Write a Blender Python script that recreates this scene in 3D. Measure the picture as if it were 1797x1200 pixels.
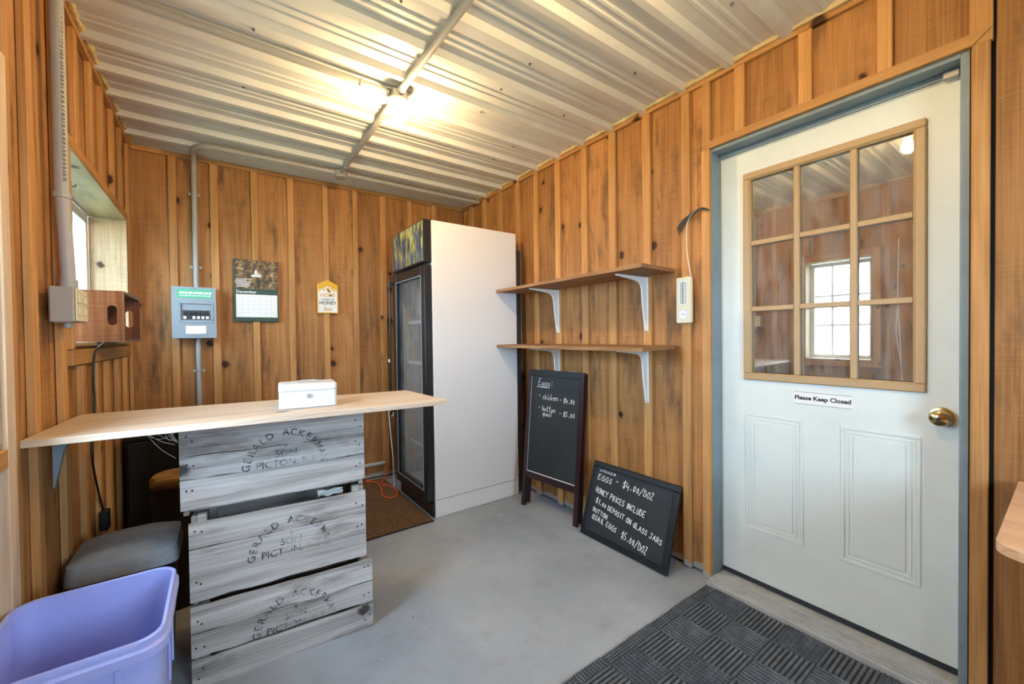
import bpy, bmesh, math, random
from mathutils import Vector, Matrix, noise
random.seed(7)
S = bpy.context.scene
for o in list(bpy.data.objects): bpy.data.objects.remove(o)
C = S.collection
PI = math.pi

# ------------------------------------------------------------------ camera
CAM_H, F_PX = 1.21, 715.1
yaw, pitch, roll = math.radians(35.696), math.radians(0.855), math.radians(0.699)
fw = Vector((math.sin(yaw)*math.cos(pitch), math.cos(yaw)*math.cos(pitch), -math.sin(pitch)))
rt0 = Vector((math.cos(yaw), -math.sin(yaw), 0)); dn0 = fw.cross(rt0)
rt = math.cos(roll)*rt0 + math.sin(roll)*dn0
dn = -math.sin(roll)*rt0 + math.cos(roll)*dn0
cd = bpy.data.cameras.new('camera'); cam = bpy.data.objects.new('camera', cd); C.objects.link(cam)
cd.sensor_fit = 'HORIZONTAL'; cd.sensor_width = 36; cd.lens = F_PX/1797*36
cd.clip_start = 0.02
cam.matrix_world = Matrix(((rt.x, -dn.x, -fw.x, 0), (rt.y, -dn.y, -fw.y, 0), (rt.z, -dn.z, -fw.z, CAM_H), (0, 0, 0, 1)))
S.camera = cam

# ------------------------------------------------------------------ light and exposure
S.view_settings.view_transform = 'Standard'; S.view_settings.look = 'None'
S.view_settings.exposure = 0.45; S.view_settings.gamma = 1; S.view_settings.use_curve_mapping = False
W = bpy.data.worlds.new('sky'); S.world = W; W.use_nodes = True
bg = W.node_tree.nodes['Background']; bg.inputs[0].default_value = (0.58, 0.79, 1.0, 1); bg.inputs[1].default_value = 34.0
BULB = 470.0
def portal(name, loc, rot, sx, sy):
    l = bpy.data.lights.new(name, 'AREA'); l.shape = 'RECTANGLE'; l.size = sx; l.size_y = sy
    l.cycles.is_portal = True
    o = bpy.data.objects.new(name, l); C.objects.link(o); o.location = loc; o.rotation_euler = rot
portal('daylight_portal_small', (-0.66, 2.74, 1.56), (0, -PI/2, 0), 0.74, 1.12)
portal('daylight_portal_side', (-0.62, 1.28, 1.41), (0, -PI/2, 0), 0.92, 0.50)
portal('daylight_portal_rear', (0.8, -1.37, 1.425), (PI/2, 0, 0), .8, .85)

# ------------------------------------------------------------------ materials
def lin(c):
    return tuple((x/12.92 if x <= .04045 else ((x+.055)/1.055)**2.4) for x in c)
def hexc(h):
    return lin(tuple(int(h[i:i+2], 16)/255 for i in (0, 2, 4)))
MATS = {}
def new_mat(name):
    m = bpy.data.materials.new(name); m.use_nodes = True; MATS[name] = m
    nt = m.node_tree; return m, nt, nt.nodes['Principled BSDF']
class NB:
    def __init__(s, nt): s.nt = nt
    def n(s, t, **kw):
        d = s.nt.nodes.new(t)
        for k, v in kw.items(): setattr(d, k, v)
        return d
    def l(s, a, b): s.nt.links.new(a, b)
    def math(s, op, a, b=None, c=None):
        d = s.n('ShaderNodeMath', operation=op)
        for i, v in enumerate((a, b, c)):
            if v is None: continue
            if isinstance(v, (int, float)): d.inputs[i].default_value = v
            else: s.l(v, d.inputs[i])
        return d.outputs[0]
    def comb(s, x, y, z):
        d = s.n('ShaderNodeCombineXYZ')
        for i, v in enumerate((x, y, z)):
            if isinstance(v, (int, float)): d.inputs[i].default_value = v
            else: s.l(v, d.inputs[i])
        return d.outputs[0]
    def noise(s, vec, scale=1, detail=3, rough=.5):
        d = s.n('ShaderNodeTexNoise'); s.l(vec, d.inputs['Vector'])
        d.inputs['Scale'].default_value = scale; d.inputs['Detail'].default_value = detail
        d.inputs['Roughness'].default_value = rough
        return d.outputs[0]
    def ramp(s, fac, stops):
        d = s.n('ShaderNodeValToRGB'); s.l(fac, d.inputs[0]); e = d.color_ramp.elements
        while len(e) < len(stops): e.new(.5)
        for i, (p, c) in enumerate(stops):
            e[i].position = p; e[i].color = (*c[:3], 1) if not isinstance(c, (int, float)) else (c, c, c, 1)
        return d.outputs[0]
    def mix(s, f, a, b, mode='MIX'):
        d = s.n('ShaderNodeMix', data_type='RGBA', blend_type=mode)
        for i, v in ((0, f), (6, a), (7, b)):
            if isinstance(v, (int, float)): d.inputs[i].default_value = v
            elif isinstance(v, tuple): d.inputs[i].default_value = (*v[:3], 1)
            else: s.l(v, d.inputs[i])
        return d.outputs[2]
    def coords(s, axis):
        tc = s.n('ShaderNodeTexCoord'); sp = s.n('ShaderNodeSeparateXYZ'); s.l(tc.outputs['Object'], sp.inputs[0])
        x, y, z = sp.outputs
        if axis == 'z': return s.math('ADD', x, y), z
        if axis == 'x': return s.math('ADD', y, z), x
        return s.math('ADD', x, z), y
    def rand(s): return s.n('ShaderNodeObjectInfo').outputs['Random']
    def bump(s, h, strength, dist, bsdf):
        d = s.n('ShaderNodeBump'); d.inputs['Strength'].default_value = strength; d.inputs['Distance'].default_value = dist
        s.l(h, d.inputs['Height']); s.l(d.outputs[0], bsdf.inputs['Normal'])

def wood(name, dark, mid, light, axis='z', knots=.5, rough=.6, saw=.4, stain=0., var=.22, knotcol='2c120a', grain=1., paint=0.):
    m, nt, b = new_mat(name); q = NB(nt)
    u, v = q.coords(axis); r = q.rand()
    u2 = q.math('ADD', u, q.math('MULTIPLY', r, 13.7)); v2 = q.math('ADD', v, q.math('MULTIPLY', r, 7.3)); w = q.math('MULTIPLY', r, 31.)
    big = q.noise(q.comb(q.math('MULTIPLY', u2, 5.), w, q.math('MULTIPLY', v2, .55)), 1, 2)
    ring = q.math('SINE', q.math('ADD', q.math('MULTIPLY', big, 46.), q.math('MULTIPLY', u2, 40.)))
    fine = q.noise(q.comb(q.math('MULTIPLY', u2, 150.), w, q.math('MULTIPLY', v2, 3.)), 1, 3, .6)
    g = q.math('ADD', q.math('MULTIPLY', ring, .055*grain), q.math('MULTIPLY', q.math('ADD', fine, .5), .5))
    sw = q.noise(q.comb(q.math('MULTIPLY', u2, 5.), w, q.math('MULTIPLY', v2, 190.)), 1, 1)
    g = q.math('ADD', g, q.math('MULTIPLY', q.math('SUBTRACT', sw, .5), .45*saw))
    col = q.ramp(g, [(.28, hexc(dark)), (.5, hexc(mid)), (.72, hexc(light))])
    # broad tone drift and per-board tone
    drift = q.noise(q.comb(q.math('MULTIPLY', u2, 3.), w, q.math('MULTIPLY', v2, 1.3)), 1, 3)
    tone = q.math('ADD', q.math('ADD', q.math('MULTIPLY', r, var), 1.-var*.5), q.math('MULTIPLY', q.math('SUBTRACT', drift, .5), .55))
    col = q.mix(1., col, q.comb(tone, tone, tone), 'MULTIPLY')
    if stain:
        st = q.noise(q.comb(q.math('MULTIPLY', u2, 9.), w, q.math('MULTIPLY', v2, 2.2)), 1, 5, .65)
        sf = q.math('MULTIPLY', q.ramp(st, [(.54, 0.), (.70, 1.)]), stain)
        col = q.mix(sf, col, hexc('4a3c30'))
    if knots:
        vo = q.n('ShaderNodeTexVoronoi', voronoi_dimensions='2D'); vo.inputs['Scale'].default_value = 1.
        wob = q.noise(q.comb(q.math('MULTIPLY', u2, 30.), w, q.math('MULTIPLY', v2, 42.)), 1, 3)
        uu = q.math('ADD', q.math('MULTIPLY', u2, 4.2), q.math('MULTIPLY', wob, .13))
        q.l(q.comb(uu, q.math('MULTIPLY', v2, 3.4), 0.), vo.inputs['Vector'])
        sp = q.n('ShaderNodeSeparateColor'); q.l(vo.outputs['Color'], sp.inputs[0])
        on = q.math('LESS_THAN', sp.outputs[0], knots)
        rad = q.math('ADD', .05, q.math('MULTIPLY', sp.outputs[1], .075))
        rel = q.math('DIVIDE', vo.outputs['Distance'], rad)
        k = q.math('MULTIPLY', q.ramp(rel, [(.55, 1.), (1., 0.)]), on)
        halo = q.math('MULTIPLY', q.math('MULTIPLY', q.ramp(q.math('MULTIPLY', rel, .4), [(.3, 1.), (.95, 0.)]), on), .35)
        col = q.mix(halo, col, hexc(dark))
        col = q.mix(q.math('MULTIPLY', k, .93), col, hexc(knotcol))
    if paint:
        pe = q.noise(q.comb(q.math('MULTIPLY', u2, 14.), w, 0.), 1, 3)
        pf = q.math('LESS_THAN', v, q.math('ADD', paint-.03, q.math('MULTIPLY', pe, .06)))
        col = q.mix(q.math('MULTIPLY', pf, .7), col, hexc('a2a6aa'))
    q.l(col, b.inputs['Base Color']); b.inputs['Roughness'].default_value = rough
    b.inputs['Specular IOR Level'].default_value = .3
    q.bump(g, .25, .004, b)
    return m
def plain(name, c, rough=.5, metal=0., spec=.5, noise_amt=0., noise_scale=20., bump=0., dirt=None, dirt_amt=.5):
    m, nt, b = new_mat(name); q = NB(nt)
    col = hexc(c); b.inputs['Roughness'].default_value = rough; b.inputs['Metallic'].default_value = metal
    b.inputs['Specular IOR Level'].default_value = spec
    b.inputs['Base Color'].default_value = (*col, 1)
    if noise_amt or bump or dirt:
        tc = q.n('ShaderNodeTexCoord'); nz = q.noise(tc.outputs['Object'], noise_scale, 5, .6)
        f = q.math('ADD', 1.-noise_amt, q.math('MULTIPLY', nz, 2*noise_amt))
        cc = q.mix(1., col, q.comb(f, f, f), 'MULTIPLY')
        if dirt:
            n2 = q.noise(tc.outputs['Object'], noise_scale*.37, 6, .7)
            cc = q.mix(q.math('MULTIPLY', q.ramp(n2, [(.48, 0.), (.72, 1.)]), dirt_amt), cc, hexc(dirt))
        q.l(cc, b.inputs['Base Color'])
        if bump: q.bump(nz, bump, .004, b)
    return m

wood('board', '7e532b', 'a87644', 'be8b56', knots=.38, stain=.75, var=.34, paint=.045)
wood('batten', '9a6c3e', 'bd8b54', 'cc9d66', paint=.035, knots=.12, stain=.15, saw=.15)
wood('trim_x', '9a6a3c', 'ba8852', 'c89862', axis='x', knots=.15, stain=.2, saw=.1)
wood('trim_y', '9a6a3c', 'ba8852', 'c89862', axis='y', knots=.15, stain=.2, saw=.1)
wood('pale_stud', 'c9a684', 'e0c6a8', 'eedac2', knots=.1, saw=.2)
wood('reveal_wood', '8a6c48', 'ae9270', 'c4ab88', axis='y', knots=.3, stain=.5)
wood('reveal_wood_z', '8a6c48', 'ae9270', 'c4ab88', axis='z', knots=.3, stain=.5)
wood('crate_wood', '77716d', 'ada9a6', 'ccc9c7', axis='x', knots=.25, stain=.7, knotcol='3a322c', rough=.8, saw=.05, var=.2, grain=1.4)
wood('crate_wood_end', '6d645c', '98908a', 'b6b0aa', axis='y', knots=.1, stain=.4, knotcol='3a322c', rough=.8)
wood('counter_wood', 'a68d76', 'c4b09b', 'd8c9b8', axis='x', knots=.22, saw=.08, rough=.45, knotcol='6a4a34')
wood('shelf_wood', '6e4a2c', '8f6844', 'ab8660', axis='y', knots=.2, saw=.1)
wood('table_wood', 'b98f6c', 'd0a884', 'dfbd9c', axis='y', knots=0, saw=.05, rough=.4)
wood('box_ply', '52290f', '74421f', '96643a', axis='z', knots=.1, stain=.7, rough=.4)
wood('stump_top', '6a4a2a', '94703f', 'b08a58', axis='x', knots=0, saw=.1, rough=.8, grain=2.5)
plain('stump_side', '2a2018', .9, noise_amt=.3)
plain('metal_sheet', 'dcdedd', .36, .0, .6, noise_amt=.06, noise_scale=6, dirt='b0aaa0', dirt_amt=.25)
plain('foam', 'd6c08e', .9, noise_amt=.3, noise_scale=30, bump=.4)
plain('pvc', 'a9a8a6', .45, noise_amt=.06)
plain('galvanized', 'a8aaa8', .45, .5, noise_amt=.12)
plain('door_white', 'dfe5e0', .45, noise_amt=.03, noise_scale=8, dirt='c6ccc4', dirt_amt=.35)
plain('jamb_blue', '80919a', .5, noise_amt=.06, dirt='59686e', dirt_amt=.4)
plain('lite_tan', 'b4956a', .5, noise_amt=.08, noise_scale=30)
plain('brass', 'c9b27a', .18, 1.)
plain('rubber', '50555c', .7, noise_amt=.2, noise_scale=60, dirt='868a90', dirt_amt=.5)
plain('chalkboard', '1e2225', .55, noise_amt=.2, noise_scale=7, dirt='30363a', dirt_amt=.6)
plain('black_frame', '15171a', .4)
plain('cherry', '2a1416', .35, noise_amt=.2)
plain('chalk', 'f2f2f0', .9)
plain('white_metal', 'e6e8e6', .4)
plain('cream', 'ded8b8', .45)
plain('box_white', 'ccd0d4', .4)
plain('ink', '1b1b1c', .7)
plain('faint_print', '6a6866', .6)
plain('stencil_ink', '3a3e42', .9, noise_amt=.3)
plain('fridge_white', 'e4e4e6', .4, noise_amt=.02, noise_scale=4)
plain('fridge_black', '17191c', .35, noise_amt=.1)
plain('fridge_inner', 'c8cac8', .6)
plain('panel_grey', '8c979e', .45, noise_amt=.03)
plain('panel_dark', '2a2e33', .5)
plain('green_label', '55b088', .6)
plain('paper', 'eeeeea', .8)
plain('calendar_green', '2f4a3c', .6, noise_amt=.3)
plain('yellow', 'e6b012', .5)
plain('gold_ink', 'e0a83a', .6)
plain('lavender', 'a4b0f2', .4, noise_amt=.03)
plain('black_plastic', '101113', .45, noise_amt=.2)
plain('dusty_lid', '969ca2', .75, noise_amt=.15, noise_scale=14, dirt='4a4e54', dirt_amt=.6)
plain('orange_cord', 'e2572a', .5)
plain('cord_black', '121212', .5)
plain('cord_white', 'e6e6e2', .5)
plain('box_grey', 'a5a19a', .5, noise_amt=.04)
plain('porcelain', 'eeeae2', .25)
plain('vinyl', 'edf0f0', .4)
plain('sill_grey', 'b0b1b0', .55, noise_amt=.15, noise_scale=25, dirt='7c766c', dirt_amt=.5)
plain('dark_gap', '0c0a08', .9)
plain('lawn', '7f8a68', .9, noise_amt=.3, noise_scale=3)
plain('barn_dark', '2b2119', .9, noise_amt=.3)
plain('feather', '1c211c', .6)
plain('web', 'd8dadc', .8)
plain('film', 'c8d2d4', .2)
plain('screw', '8a8c8c', .4, .6)

def glass_mat(name, gloss, tint, dirt):
    m, nt, b = new_mat(name); q = NB(nt); nt.nodes.remove(b)
    out = nt.nodes['Material Output']
    tr = q.n('ShaderNodeBsdfTransparent'); tr.inputs[0].default_value = (*tint, 1)
    gl = q.n('ShaderNodeBsdfGlossy'); gl.inputs['Roughness'].default_value = .015; gl.inputs[0].default_value = (1, 1, 1, 1)
    m1 = q.n('ShaderNodeMixShader'); m1.inputs[0].default_value = gloss
    q.l(tr.outputs[0], m1.inputs[1]); q.l(gl.outputs[0], m1.inputs[2])
    if dirt:
        df = q.n('ShaderNodeBsdfDiffuse'); df.inputs[0].default_value = (.62, .60, .55, 1)
        tc = q.n('ShaderNodeTexCoord'); sp = q.n('ShaderNodeSeparateXYZ'); q.l(tc.outputs['Object'], sp.inputs[0])
        nz = q.noise(q.comb(q.math('MULTIPLY', sp.outputs[1], 16.), 0., q.math('MULTIPLY', sp.outputs[2], 5.)), 1, 6, .7)
        m2 = q.n('ShaderNodeMixShader'); q.l(q.math('MULTIPLY', q.ramp(nz, [(.35, .1), (.75, 1.)]), dirt), m2.inputs[0])
        q.l(m1.outputs[0], m2.inputs[1]); q.l(df.outputs[0], m2.inputs[2]); q.l(m2.outputs[0], out.inputs[0])
    else: q.l(m1.outputs[0], out.inputs[0])
glass_mat('door_glass', .38, (.8, .8, .8), .3)
glass_mat('window_glass', .05, (.97, .98, .98), 0)
glass_mat('dimmed_glass', .05, (.60, .62, .63), 0)  # grey tint added to cut the daylight through the small window
glass_mat('fridge_glass', .08, (.86, .87, .87), .22)  # dirt term here is a pale haze that lifts the dark interior

def special():
    m, nt, b = new_mat('floor_concrete'); q = NB(nt)
    tc = q.n('ShaderNodeTexCoord'); P = tc.outputs['Object']
    n1 = q.noise(P, 1.6, 6, .6); n2 = q.noise(P, 9, 6, .65); n3 = q.noise(P, 4.2, 5, .7)
    col = q.ramp(n1, [(.3, hexc('8d949c')), (.5, hexc('9ea5ad')), (.7, hexc('abb1b7'))])
    col = q.mix(q.math('MULTIPLY', q.ramp(n2, [(.52, 0.), (.68, 1.)]), .25), col, hexc('84807a'))
    col = q.mix(q.math('MULTIPLY', q.ramp(n3, [(.66, 0.), (.70, 1.)]), .5), col, hexc('c9c6c2'))
    n4 = q.noise(P, 60, 2, .5)
    col = q.mix(q.math('MULTIPLY', q.ramp(n4, [(.70, 0.), (.74, 1.)]), .6), col, hexc('55565a'))
    q.l(col, b.inputs['Base Color']); b.inputs['Roughness'].default_value = .5
    q.bump(n2, .15, .004, b)
    m, nt, b = new_mat('carpet_rib'); q = NB(nt); tc = q.n('ShaderNodeTexCoord')
    nz = q.noise(tc.outputs['Object'], 90, 4, .7)
    q.l(q.ramp(nz, [(.3, hexc('3e2a18')), (.6, hexc('7a5a3a')), (.8, hexc('9a7a56'))]), b.inputs['Base Color']); b.inputs['Roughness'].default_value = .95
    m, nt, b = new_mat('header_print'); q = NB(nt); tc = q.n('ShaderNodeTexCoord')
    mp = q.n('ShaderNodeMapping'); mp.inputs['Scale'].default_value = (1, 26, 8); q.l(tc.outputs['Object'], mp.inputs[0])
    nz = q.noise(mp.outputs[0], 1, 4, .6)
    q.l(q.ramp(nz, [(.36, hexc('26304a')), (.45, hexc('5a6c8e')), (.52, hexc('6e7a4a')), (.6, hexc('d6cc6a')), (.72, hexc('b8bcc4'))]), b.inputs['Base Color'])
    b.inputs['Roughness'].default_value = .3
    m, nt, b = new_mat('calendar_photo'); q = NB(nt); tc = q.n('ShaderNodeTexCoord')
    nz = q.noise(tc.outputs['Object'], 26, 5, .65)
    q.l(q.ramp(nz, [(.34, hexc('17120e')), (.5, hexc('5a4630')), (.62, hexc('a98a5a')), (.75, hexc('e0d8cc'))]), b.inputs['Base Color'])
    m, nt, b = new_mat('bulb_glow'); b.inputs['Base Color'].default_value = (1, .9, .7, 1)
    b.inputs['Emission Color'].default_value = (1., .67, .31, 1); b.inputs['Emission Strength'].default_value = BULB
special()
def worn_ink():
    m, nt, b = new_mat('stencil_worn'); q = NB(nt); b.inputs['Base Color'].default_value = (*hexc('3c4046'), 1); b.inputs['Roughness'].default_value = .9
    tc = q.n('ShaderNodeTexCoord'); nz = q.noise(tc.outputs['Object'], 38, 5, .7); n2 = q.noise(tc.outputs['Object'], 5, 2)
    q.l(q.ramp(q.math('ADD', nz, q.math('MULTIPLY', q.math('SUBTRACT', n2, .5), .9)), [(.40, .12), (.60, .85)]), b.inputs['Alpha'])
worn_ink()

# ------------------------------------------------------------------ mesh helpers
PM = {}
def setp(o, label=None, cat=None, group=None, kind=None):
    if label: o['label'] = label
    if cat: o['category'] = cat
    if group: o['group'] = group
    if kind: o['kind'] = kind
    return o
def thing(name, label, cat, loc=(0, 0, 0), rz=0., group=None, kind=None):
    o = bpy.data.objects.new(name, None); C.objects.link(o); o.empty_display_size = .05
    o.location = loc; o.rotation_euler = (0, 0, rz)
    PM[o.name] = Matrix.Translation(loc) @ Matrix.Rotation(rz, 4, 'Z')
    return setp(o, label, cat, group, kind)
def ob(name, bm, mat, parent=None, world=False, smooth=False, label=None, cat=None, group=None, kind=None, origin=None):
    """one mesh object; world=True: the bmesh is in world space and is moved into the parent's space"""
    PMx = Matrix.Identity(4)
    if parent is not None and parent.name in PM: PMx = PM[parent.name]
    if world and parent is not None: bm.transform(PMx.inverted())
    if origin is not None: bm.transform(Matrix.Translation(-Vector(origin)))
    me = bpy.data.meshes.new(name)
    bmesh.ops.recalc_face_normals(bm, faces=bm.faces); bm.to_mesh(me); bm.free()
    if smooth:
        for p in me.polygons: p.use_smooth = True
        me.set_sharp_from_angle(angle=math.radians(40))
    me.materials.append(MATS[mat])
    o = bpy.data.objects.new(name, me); C.objects.link(o)
    if origin is not None: o.location = origin
    if parent is not None:
        o.parent = parent
    PM[o.name] = PMx @ (Matrix.Translation(origin) if origin is not None else Matrix.Identity(4))
    return setp(o, label, cat, group, kind)
def box(x0, x1, y0, y1, z0, z1, bev=0., bm=None, seg=1):
    bm = bm or bmesh.new()
    r = bmesh.ops.create_cube(bm, size=1.); vs = r['verts']
    for v in vs:
        v.co = Vector(((x0+x1)/2+v.co.x*(x1-x0), (y0+y1)/2+v.co.y*(y1-y0), (z0+z1)/2+v.co.z*(z1-z0)))
    if bev:
        es = list({e for v in vs for e in v.link_edges})
        bmesh.ops.bevel(bm, geom=es, offset=bev, segments=seg, affect='EDGES', profile=.5)
    return bm
def loft(rings, bm=None, cap0=True, cap1=True, closed=True):
    bm = bm or bmesh.new()
    R = [[bm.verts.new(p) for p in r] for r in rings]; n = len(R[0])
    for a, b in zip(R, R[1:]):
        for i in range(n if closed else n-1):
            j = (i+1) % n; bm.faces.new((a[i], a[j], b[j], b[i]))
    if cap0: bm.faces.new(R[0][::-1])
    if cap1: bm.faces.new(R[-1])
    return bm
def circ(c, r, n, ax='z', ph=0.):
    out = []
    for i in range(n):
        a = 2*PI*i/n+ph; p, q = r*math.cos(a), r*math.sin(a)
        out.append(Vector(c)+(Vector((p, q, 0)) if ax == 'z' else Vector((0, p, q)) if ax == 'x' else Vector((p, 0, q))))
    return out
def lathe(c, prof, n=20, ax='z', bm=None):
    d = {'z': Vector((0, 0, 1)), 'x': Vector((1, 0, 0)), 'y': Vector((0, 1, 0))}[ax]
    return loft([circ(Vector(c)+d*t, max(r, 1e-4), n, ax) for r, t in prof], bm)
def tube(pts, r, seg=8, bm=None, rads=None):
    bm = bm or bmesh.new(); pts = [Vector(p) for p in pts]; rings = []
    up = None
    for i, p in enumerate(pts):
        t = (pts[min(i+1, len(pts)-1)]-pts[max(i-1, 0)]).normalized()
        if up is None:
            up = Vector((0, 0, 1)) if abs(t.z) < .9 else Vector((1, 0, 0))
        a = (up-t*up.dot(t)).normalized(); up = a; b = t.cross(a)
        rr = rads[i] if rads else r
        rings.append([p+rr*(math.cos(2*PI*k/seg)*a+math.sin(2*PI*k/seg)*b) for k in range(seg)])
    return loft(rings, bm)
def smooth_path(pts, n=6):
    P = [Vector(p) for p in pts]; out = []
    for i in range(len(P)-1):
        a, b, c, d = P[max(i-1, 0)], P[i], P[i+1], P[min(i+2, len(P)-1)]
        for k in range(n):
            t = k/n
            out.append(.5*((2*b)+(c-a)*t+(2*a-5*b+4*c-d)*t*t+(3*b-a-3*c+d)*t**3))
    out.append(P[-1]); return out
def rrect(cx, cy, hx, hy, r, z, n=5):
    out = []
    for k, (sx, sy) in enumerate(((1, 1), (-1, 1), (-1, -1), (1, -1))):
        for i in range(n+1):
            a = PI/2*k+PI/2*i/n
            out.append(Vector((cx+sx*(hx-r)+r*math.cos(a), cy+sy*(hy-r)+r*math.sin(a), z)))
    return out
def poly_prism(pts, ext, bm=None):
    """closed polygon pts (3D, planar) extruded by vector ext"""
    ext = Vector(ext); return loft([[Vector(p) for p in pts], [Vector(p)+ext for p in pts]], bm)
def rects_minus(rect, holes):
    out = [rect]
    for (a0, a1, b0, b1) in holes:
        nxt = []
        for (x0, x1, z0, z1) in out:
            if a0 >= x1 or a1 <= x0 or b0 >= z1 or b1 <= z0: nxt.append((x0, x1, z0, z1)); continue
            if a0 > x0: nxt.append((x0, a0, z0, z1))
            if a1 < x1: nxt.append((a1, x1, z0, z1))
            m0, m1 = max(a0, x0), min(a1, x1)
            if b0 > z0: nxt.append((m0, m1, z0, b0))
            if b1 < z1: nxt.append((m0, m1, b1, z1))
        out = nxt
    return [r for r in out if r[1]-r[0] > .004 and r[3]-r[2] > .004]
def frame_mat(o, right, up):
    r = Vector(right).normalized(); u = Vector(up).normalized(); n = r.cross(u)
    return Matrix(((r.x, u.x, n.x, o[0]), (r.y, u.y, n.y, o[1]), (r.z, u.z, n.z, o[2]), (0, 0, 0, 1)))
def text_bm(s, size, M, bm=None, align='CENTER', shear=0., bold=.012):
    bm = bm or bmesh.new()
    cu = bpy.data.curves.new('writing', 'FONT'); cu.body = s; cu.size = size; cu.align_x = align; cu.align_y = 'CENTER'; cu.shear = shear; cu.offset = bold*size
    cu.resolution_u = 3
    to = bpy.data.objects.new('writing_source', cu)
    me = bpy.data.meshes.new_from_object(to); me.transform(M); bm.from_mesh(me)
    bpy.data.objects.remove(to); bpy.data.curves.remove(cu); bpy.data.meshes.remove(me)
    return bm
GL = {'A': '02 28 42|14 34', 'B': '02 08 27 36 15 05|15 34 33 22 02', 'C': '37 28 17 05 03 12 33', 'D': '02 08 27 35 33 22 02', 'E': '32 02 08 38|05 25',
 'G': '37 28 17 05 03 12 32 35 25', 'H': '02 08|32 38|05 35', 'I': '12 18', 'J': '38 33 22 12 03|18 48', 'K': '02 08|38 05 32', 'L': '08 02 32', 'N': '02 08 32 38',
 'O': '28 17 05 03 12 22 33 35 37 28', 'P': '02 08 28 37 36 25 05', 'Q': '28 17 05 03 12 22 33 35 37 28|23 41', 'R': '02 08 28 37 36 25 05|15 32', 'S': '37 28 17 06 15 25 34 33 22 12 03',
 'T': '08 48|28 22', 'U': '08 03 12 22 33 38', 'Y': '08 25 48|25 22', 'Z': '08 38 02 32', '0': '27 16 14 13 22 33 34 36 27', '1': '17 28 22', '4': '08 04 44|36 31', '5': '38 18 05 25 34 33 22 02',
 '$': '37 28 17 06 15 25 34 33 22 12 03|29 21', '/': '01 49', '.': '12 23', '-': '05 35', '*': '14 24 25 15 14', ':': '13 14|16 17',
 'c': '35 25 14 13 22 32', 'h': '02 08|04 15 25 34 32', 'i': '12 15|17 18', 'k': '02 08|35 13 32', 'e': '14 34 25 15 04 03 12 32', 'n': '02 05|04 15 25 34 32', 'b': '08 02 22 33 34 25 05',
 'u': '05 03 12 22 33|35 32', 't': '18 13 22 32|06 36', 'o': '15 04 03 12 22 33 34 25 15', 'q': '35 15 04 03 12 33|35 30', 'a': '35 15 04 03 12 33|35 32', 'l': '18 12', 's': '35 15 04 33 22 02', 'g': '35 15 04 03 12 33|35 31 20 01'}
def hand(s, u, v, hgt, zz, fit=None, wid=.0021, slant=.12, rise=0.):
    """chalk handwriting as flat ribbons in the board's plane, one bmesh per word; fit = overall width"""
    rng = random.Random(s); k = hgt/6.; x = 0.; words = [[]]
    for ch in s:
        if ch == ' ': x += hgt*.45; words.append([]); continue
        sc = k*rng.uniform(.92, 1.08); dv = rng.uniform(-.05, .05)*hgt
        for pl in GL[ch].split('|'):
            words[-1].append([(x+int(p[0])*sc*.85+(int(p[1])-2)*sc*slant, dv+(int(p[1])-2)*sc) for p in pl.split()])
        x += (max(int(p[0]) for pl in GL[ch].split('|') for p in pl.split())*.85+1.5)*sc
    f = fit/x if fit else 1.; out = []
    for w in words:
        if not w: continue
        bm = bmesh.new()
        for pl in w:
            pts = [Vector((u+a*f, v+b+a*f*rise, zz)) for a, b in pl]
            L = [(a-(b-a).normalized()*wid*.7, b+(b-a).normalized()*wid*.7) for a, b in zip(pts, pts[1:])]
            for a, b in L:
                t = (b-a).normalized(); nn = Vector((-t.y, t.x, 0))*wid
                bm.faces.new([bm.verts.new(q) for q in (a-nn, b-nn, b+nn, a+nn)])
        out.append(bm)
    return out

# ------------------------------------------------------------------ room shell
ZC = 2.46
XL, XR, YB, YF = -0.455, 1.96, 3.525, -1.25
ob('floor', box(XL-.3, XR+.25, YF-.2, YB+.2, -.1, 0), 'floor_concrete', label='grey painted concrete floor with worn pale patches', cat='floor', kind='structure')
ob('ground', box(-14, -.75, -10, 14, -.3, -.15), 'lawn', label='green lawn outside beyond the windows', cat='ground', kind='structure')
ob('ground', box(-.75, 6, -12, -1.6, -.3, -.15), 'lawn', label='green lawn outside behind the rear window', cat='ground', kind='structure')

W1 = (2.17, 3.307, 1.19, 1.935); W2 = (1.03, 1.53, .95, 1.87); W3 = (.4, 1.2, 1.0, 1.85); DR = (.205, 1.062, -.05, 2.108)
def wall(name, label, axis, s, sgn, lo, hi, joints, holes, bat, bat_holes, thick=.14):
    """axis 'x': wall plane x=s running along y; sgn = direction into the room"""
    def mk(a0, a1, d0, d1, z0, z1, bev=0., bm=None):
        d0, d1 = sorted((s+sgn*d0, s+sgn*d1))
        return box(d0, d1, a0, a1, z0, z1, bev, bm) if axis == 'x' else box(a0, a1, d0, d1, z0, z1, bev, bm)
    bm = bmesh.new()
    for (a0, a1, z0, z1) in rects_minus((lo-.1, hi+.1, 0, ZC+.05), holes): mk(a0, a1, -.021-thick, -.021, z0, z1, 0, bm)
    w = ob(name, bm, 'barn_dark', label=label, cat='wall', kind='structure')
    ed = [lo]+[j for j in joints if lo < j < hi]+[hi]
    for a, b in zip(ed, ed[1:]):
        dz = random.uniform(0, .006)
        for (a0, a1, z0, z1) in rects_minus((a+.0025, b-.0025, .012+dz, ZC+.02), holes):
            ob('board', mk(a0, a1, -.02, random.uniform(-.0015, .0015), z0, z1, .0015), 'board', w)
    for (a0, a1) in bat:
        for (b0, b1, z0, z1) in rects_minus((a0, a1, .012, 2.425), bat_holes):
            ob('batten', mk(b0, b1, .0005, .02, z0, z1, .002), 'batten', w)
    return w
mid = lambda L: [(a+b)/2 for a, b in L]
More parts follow.
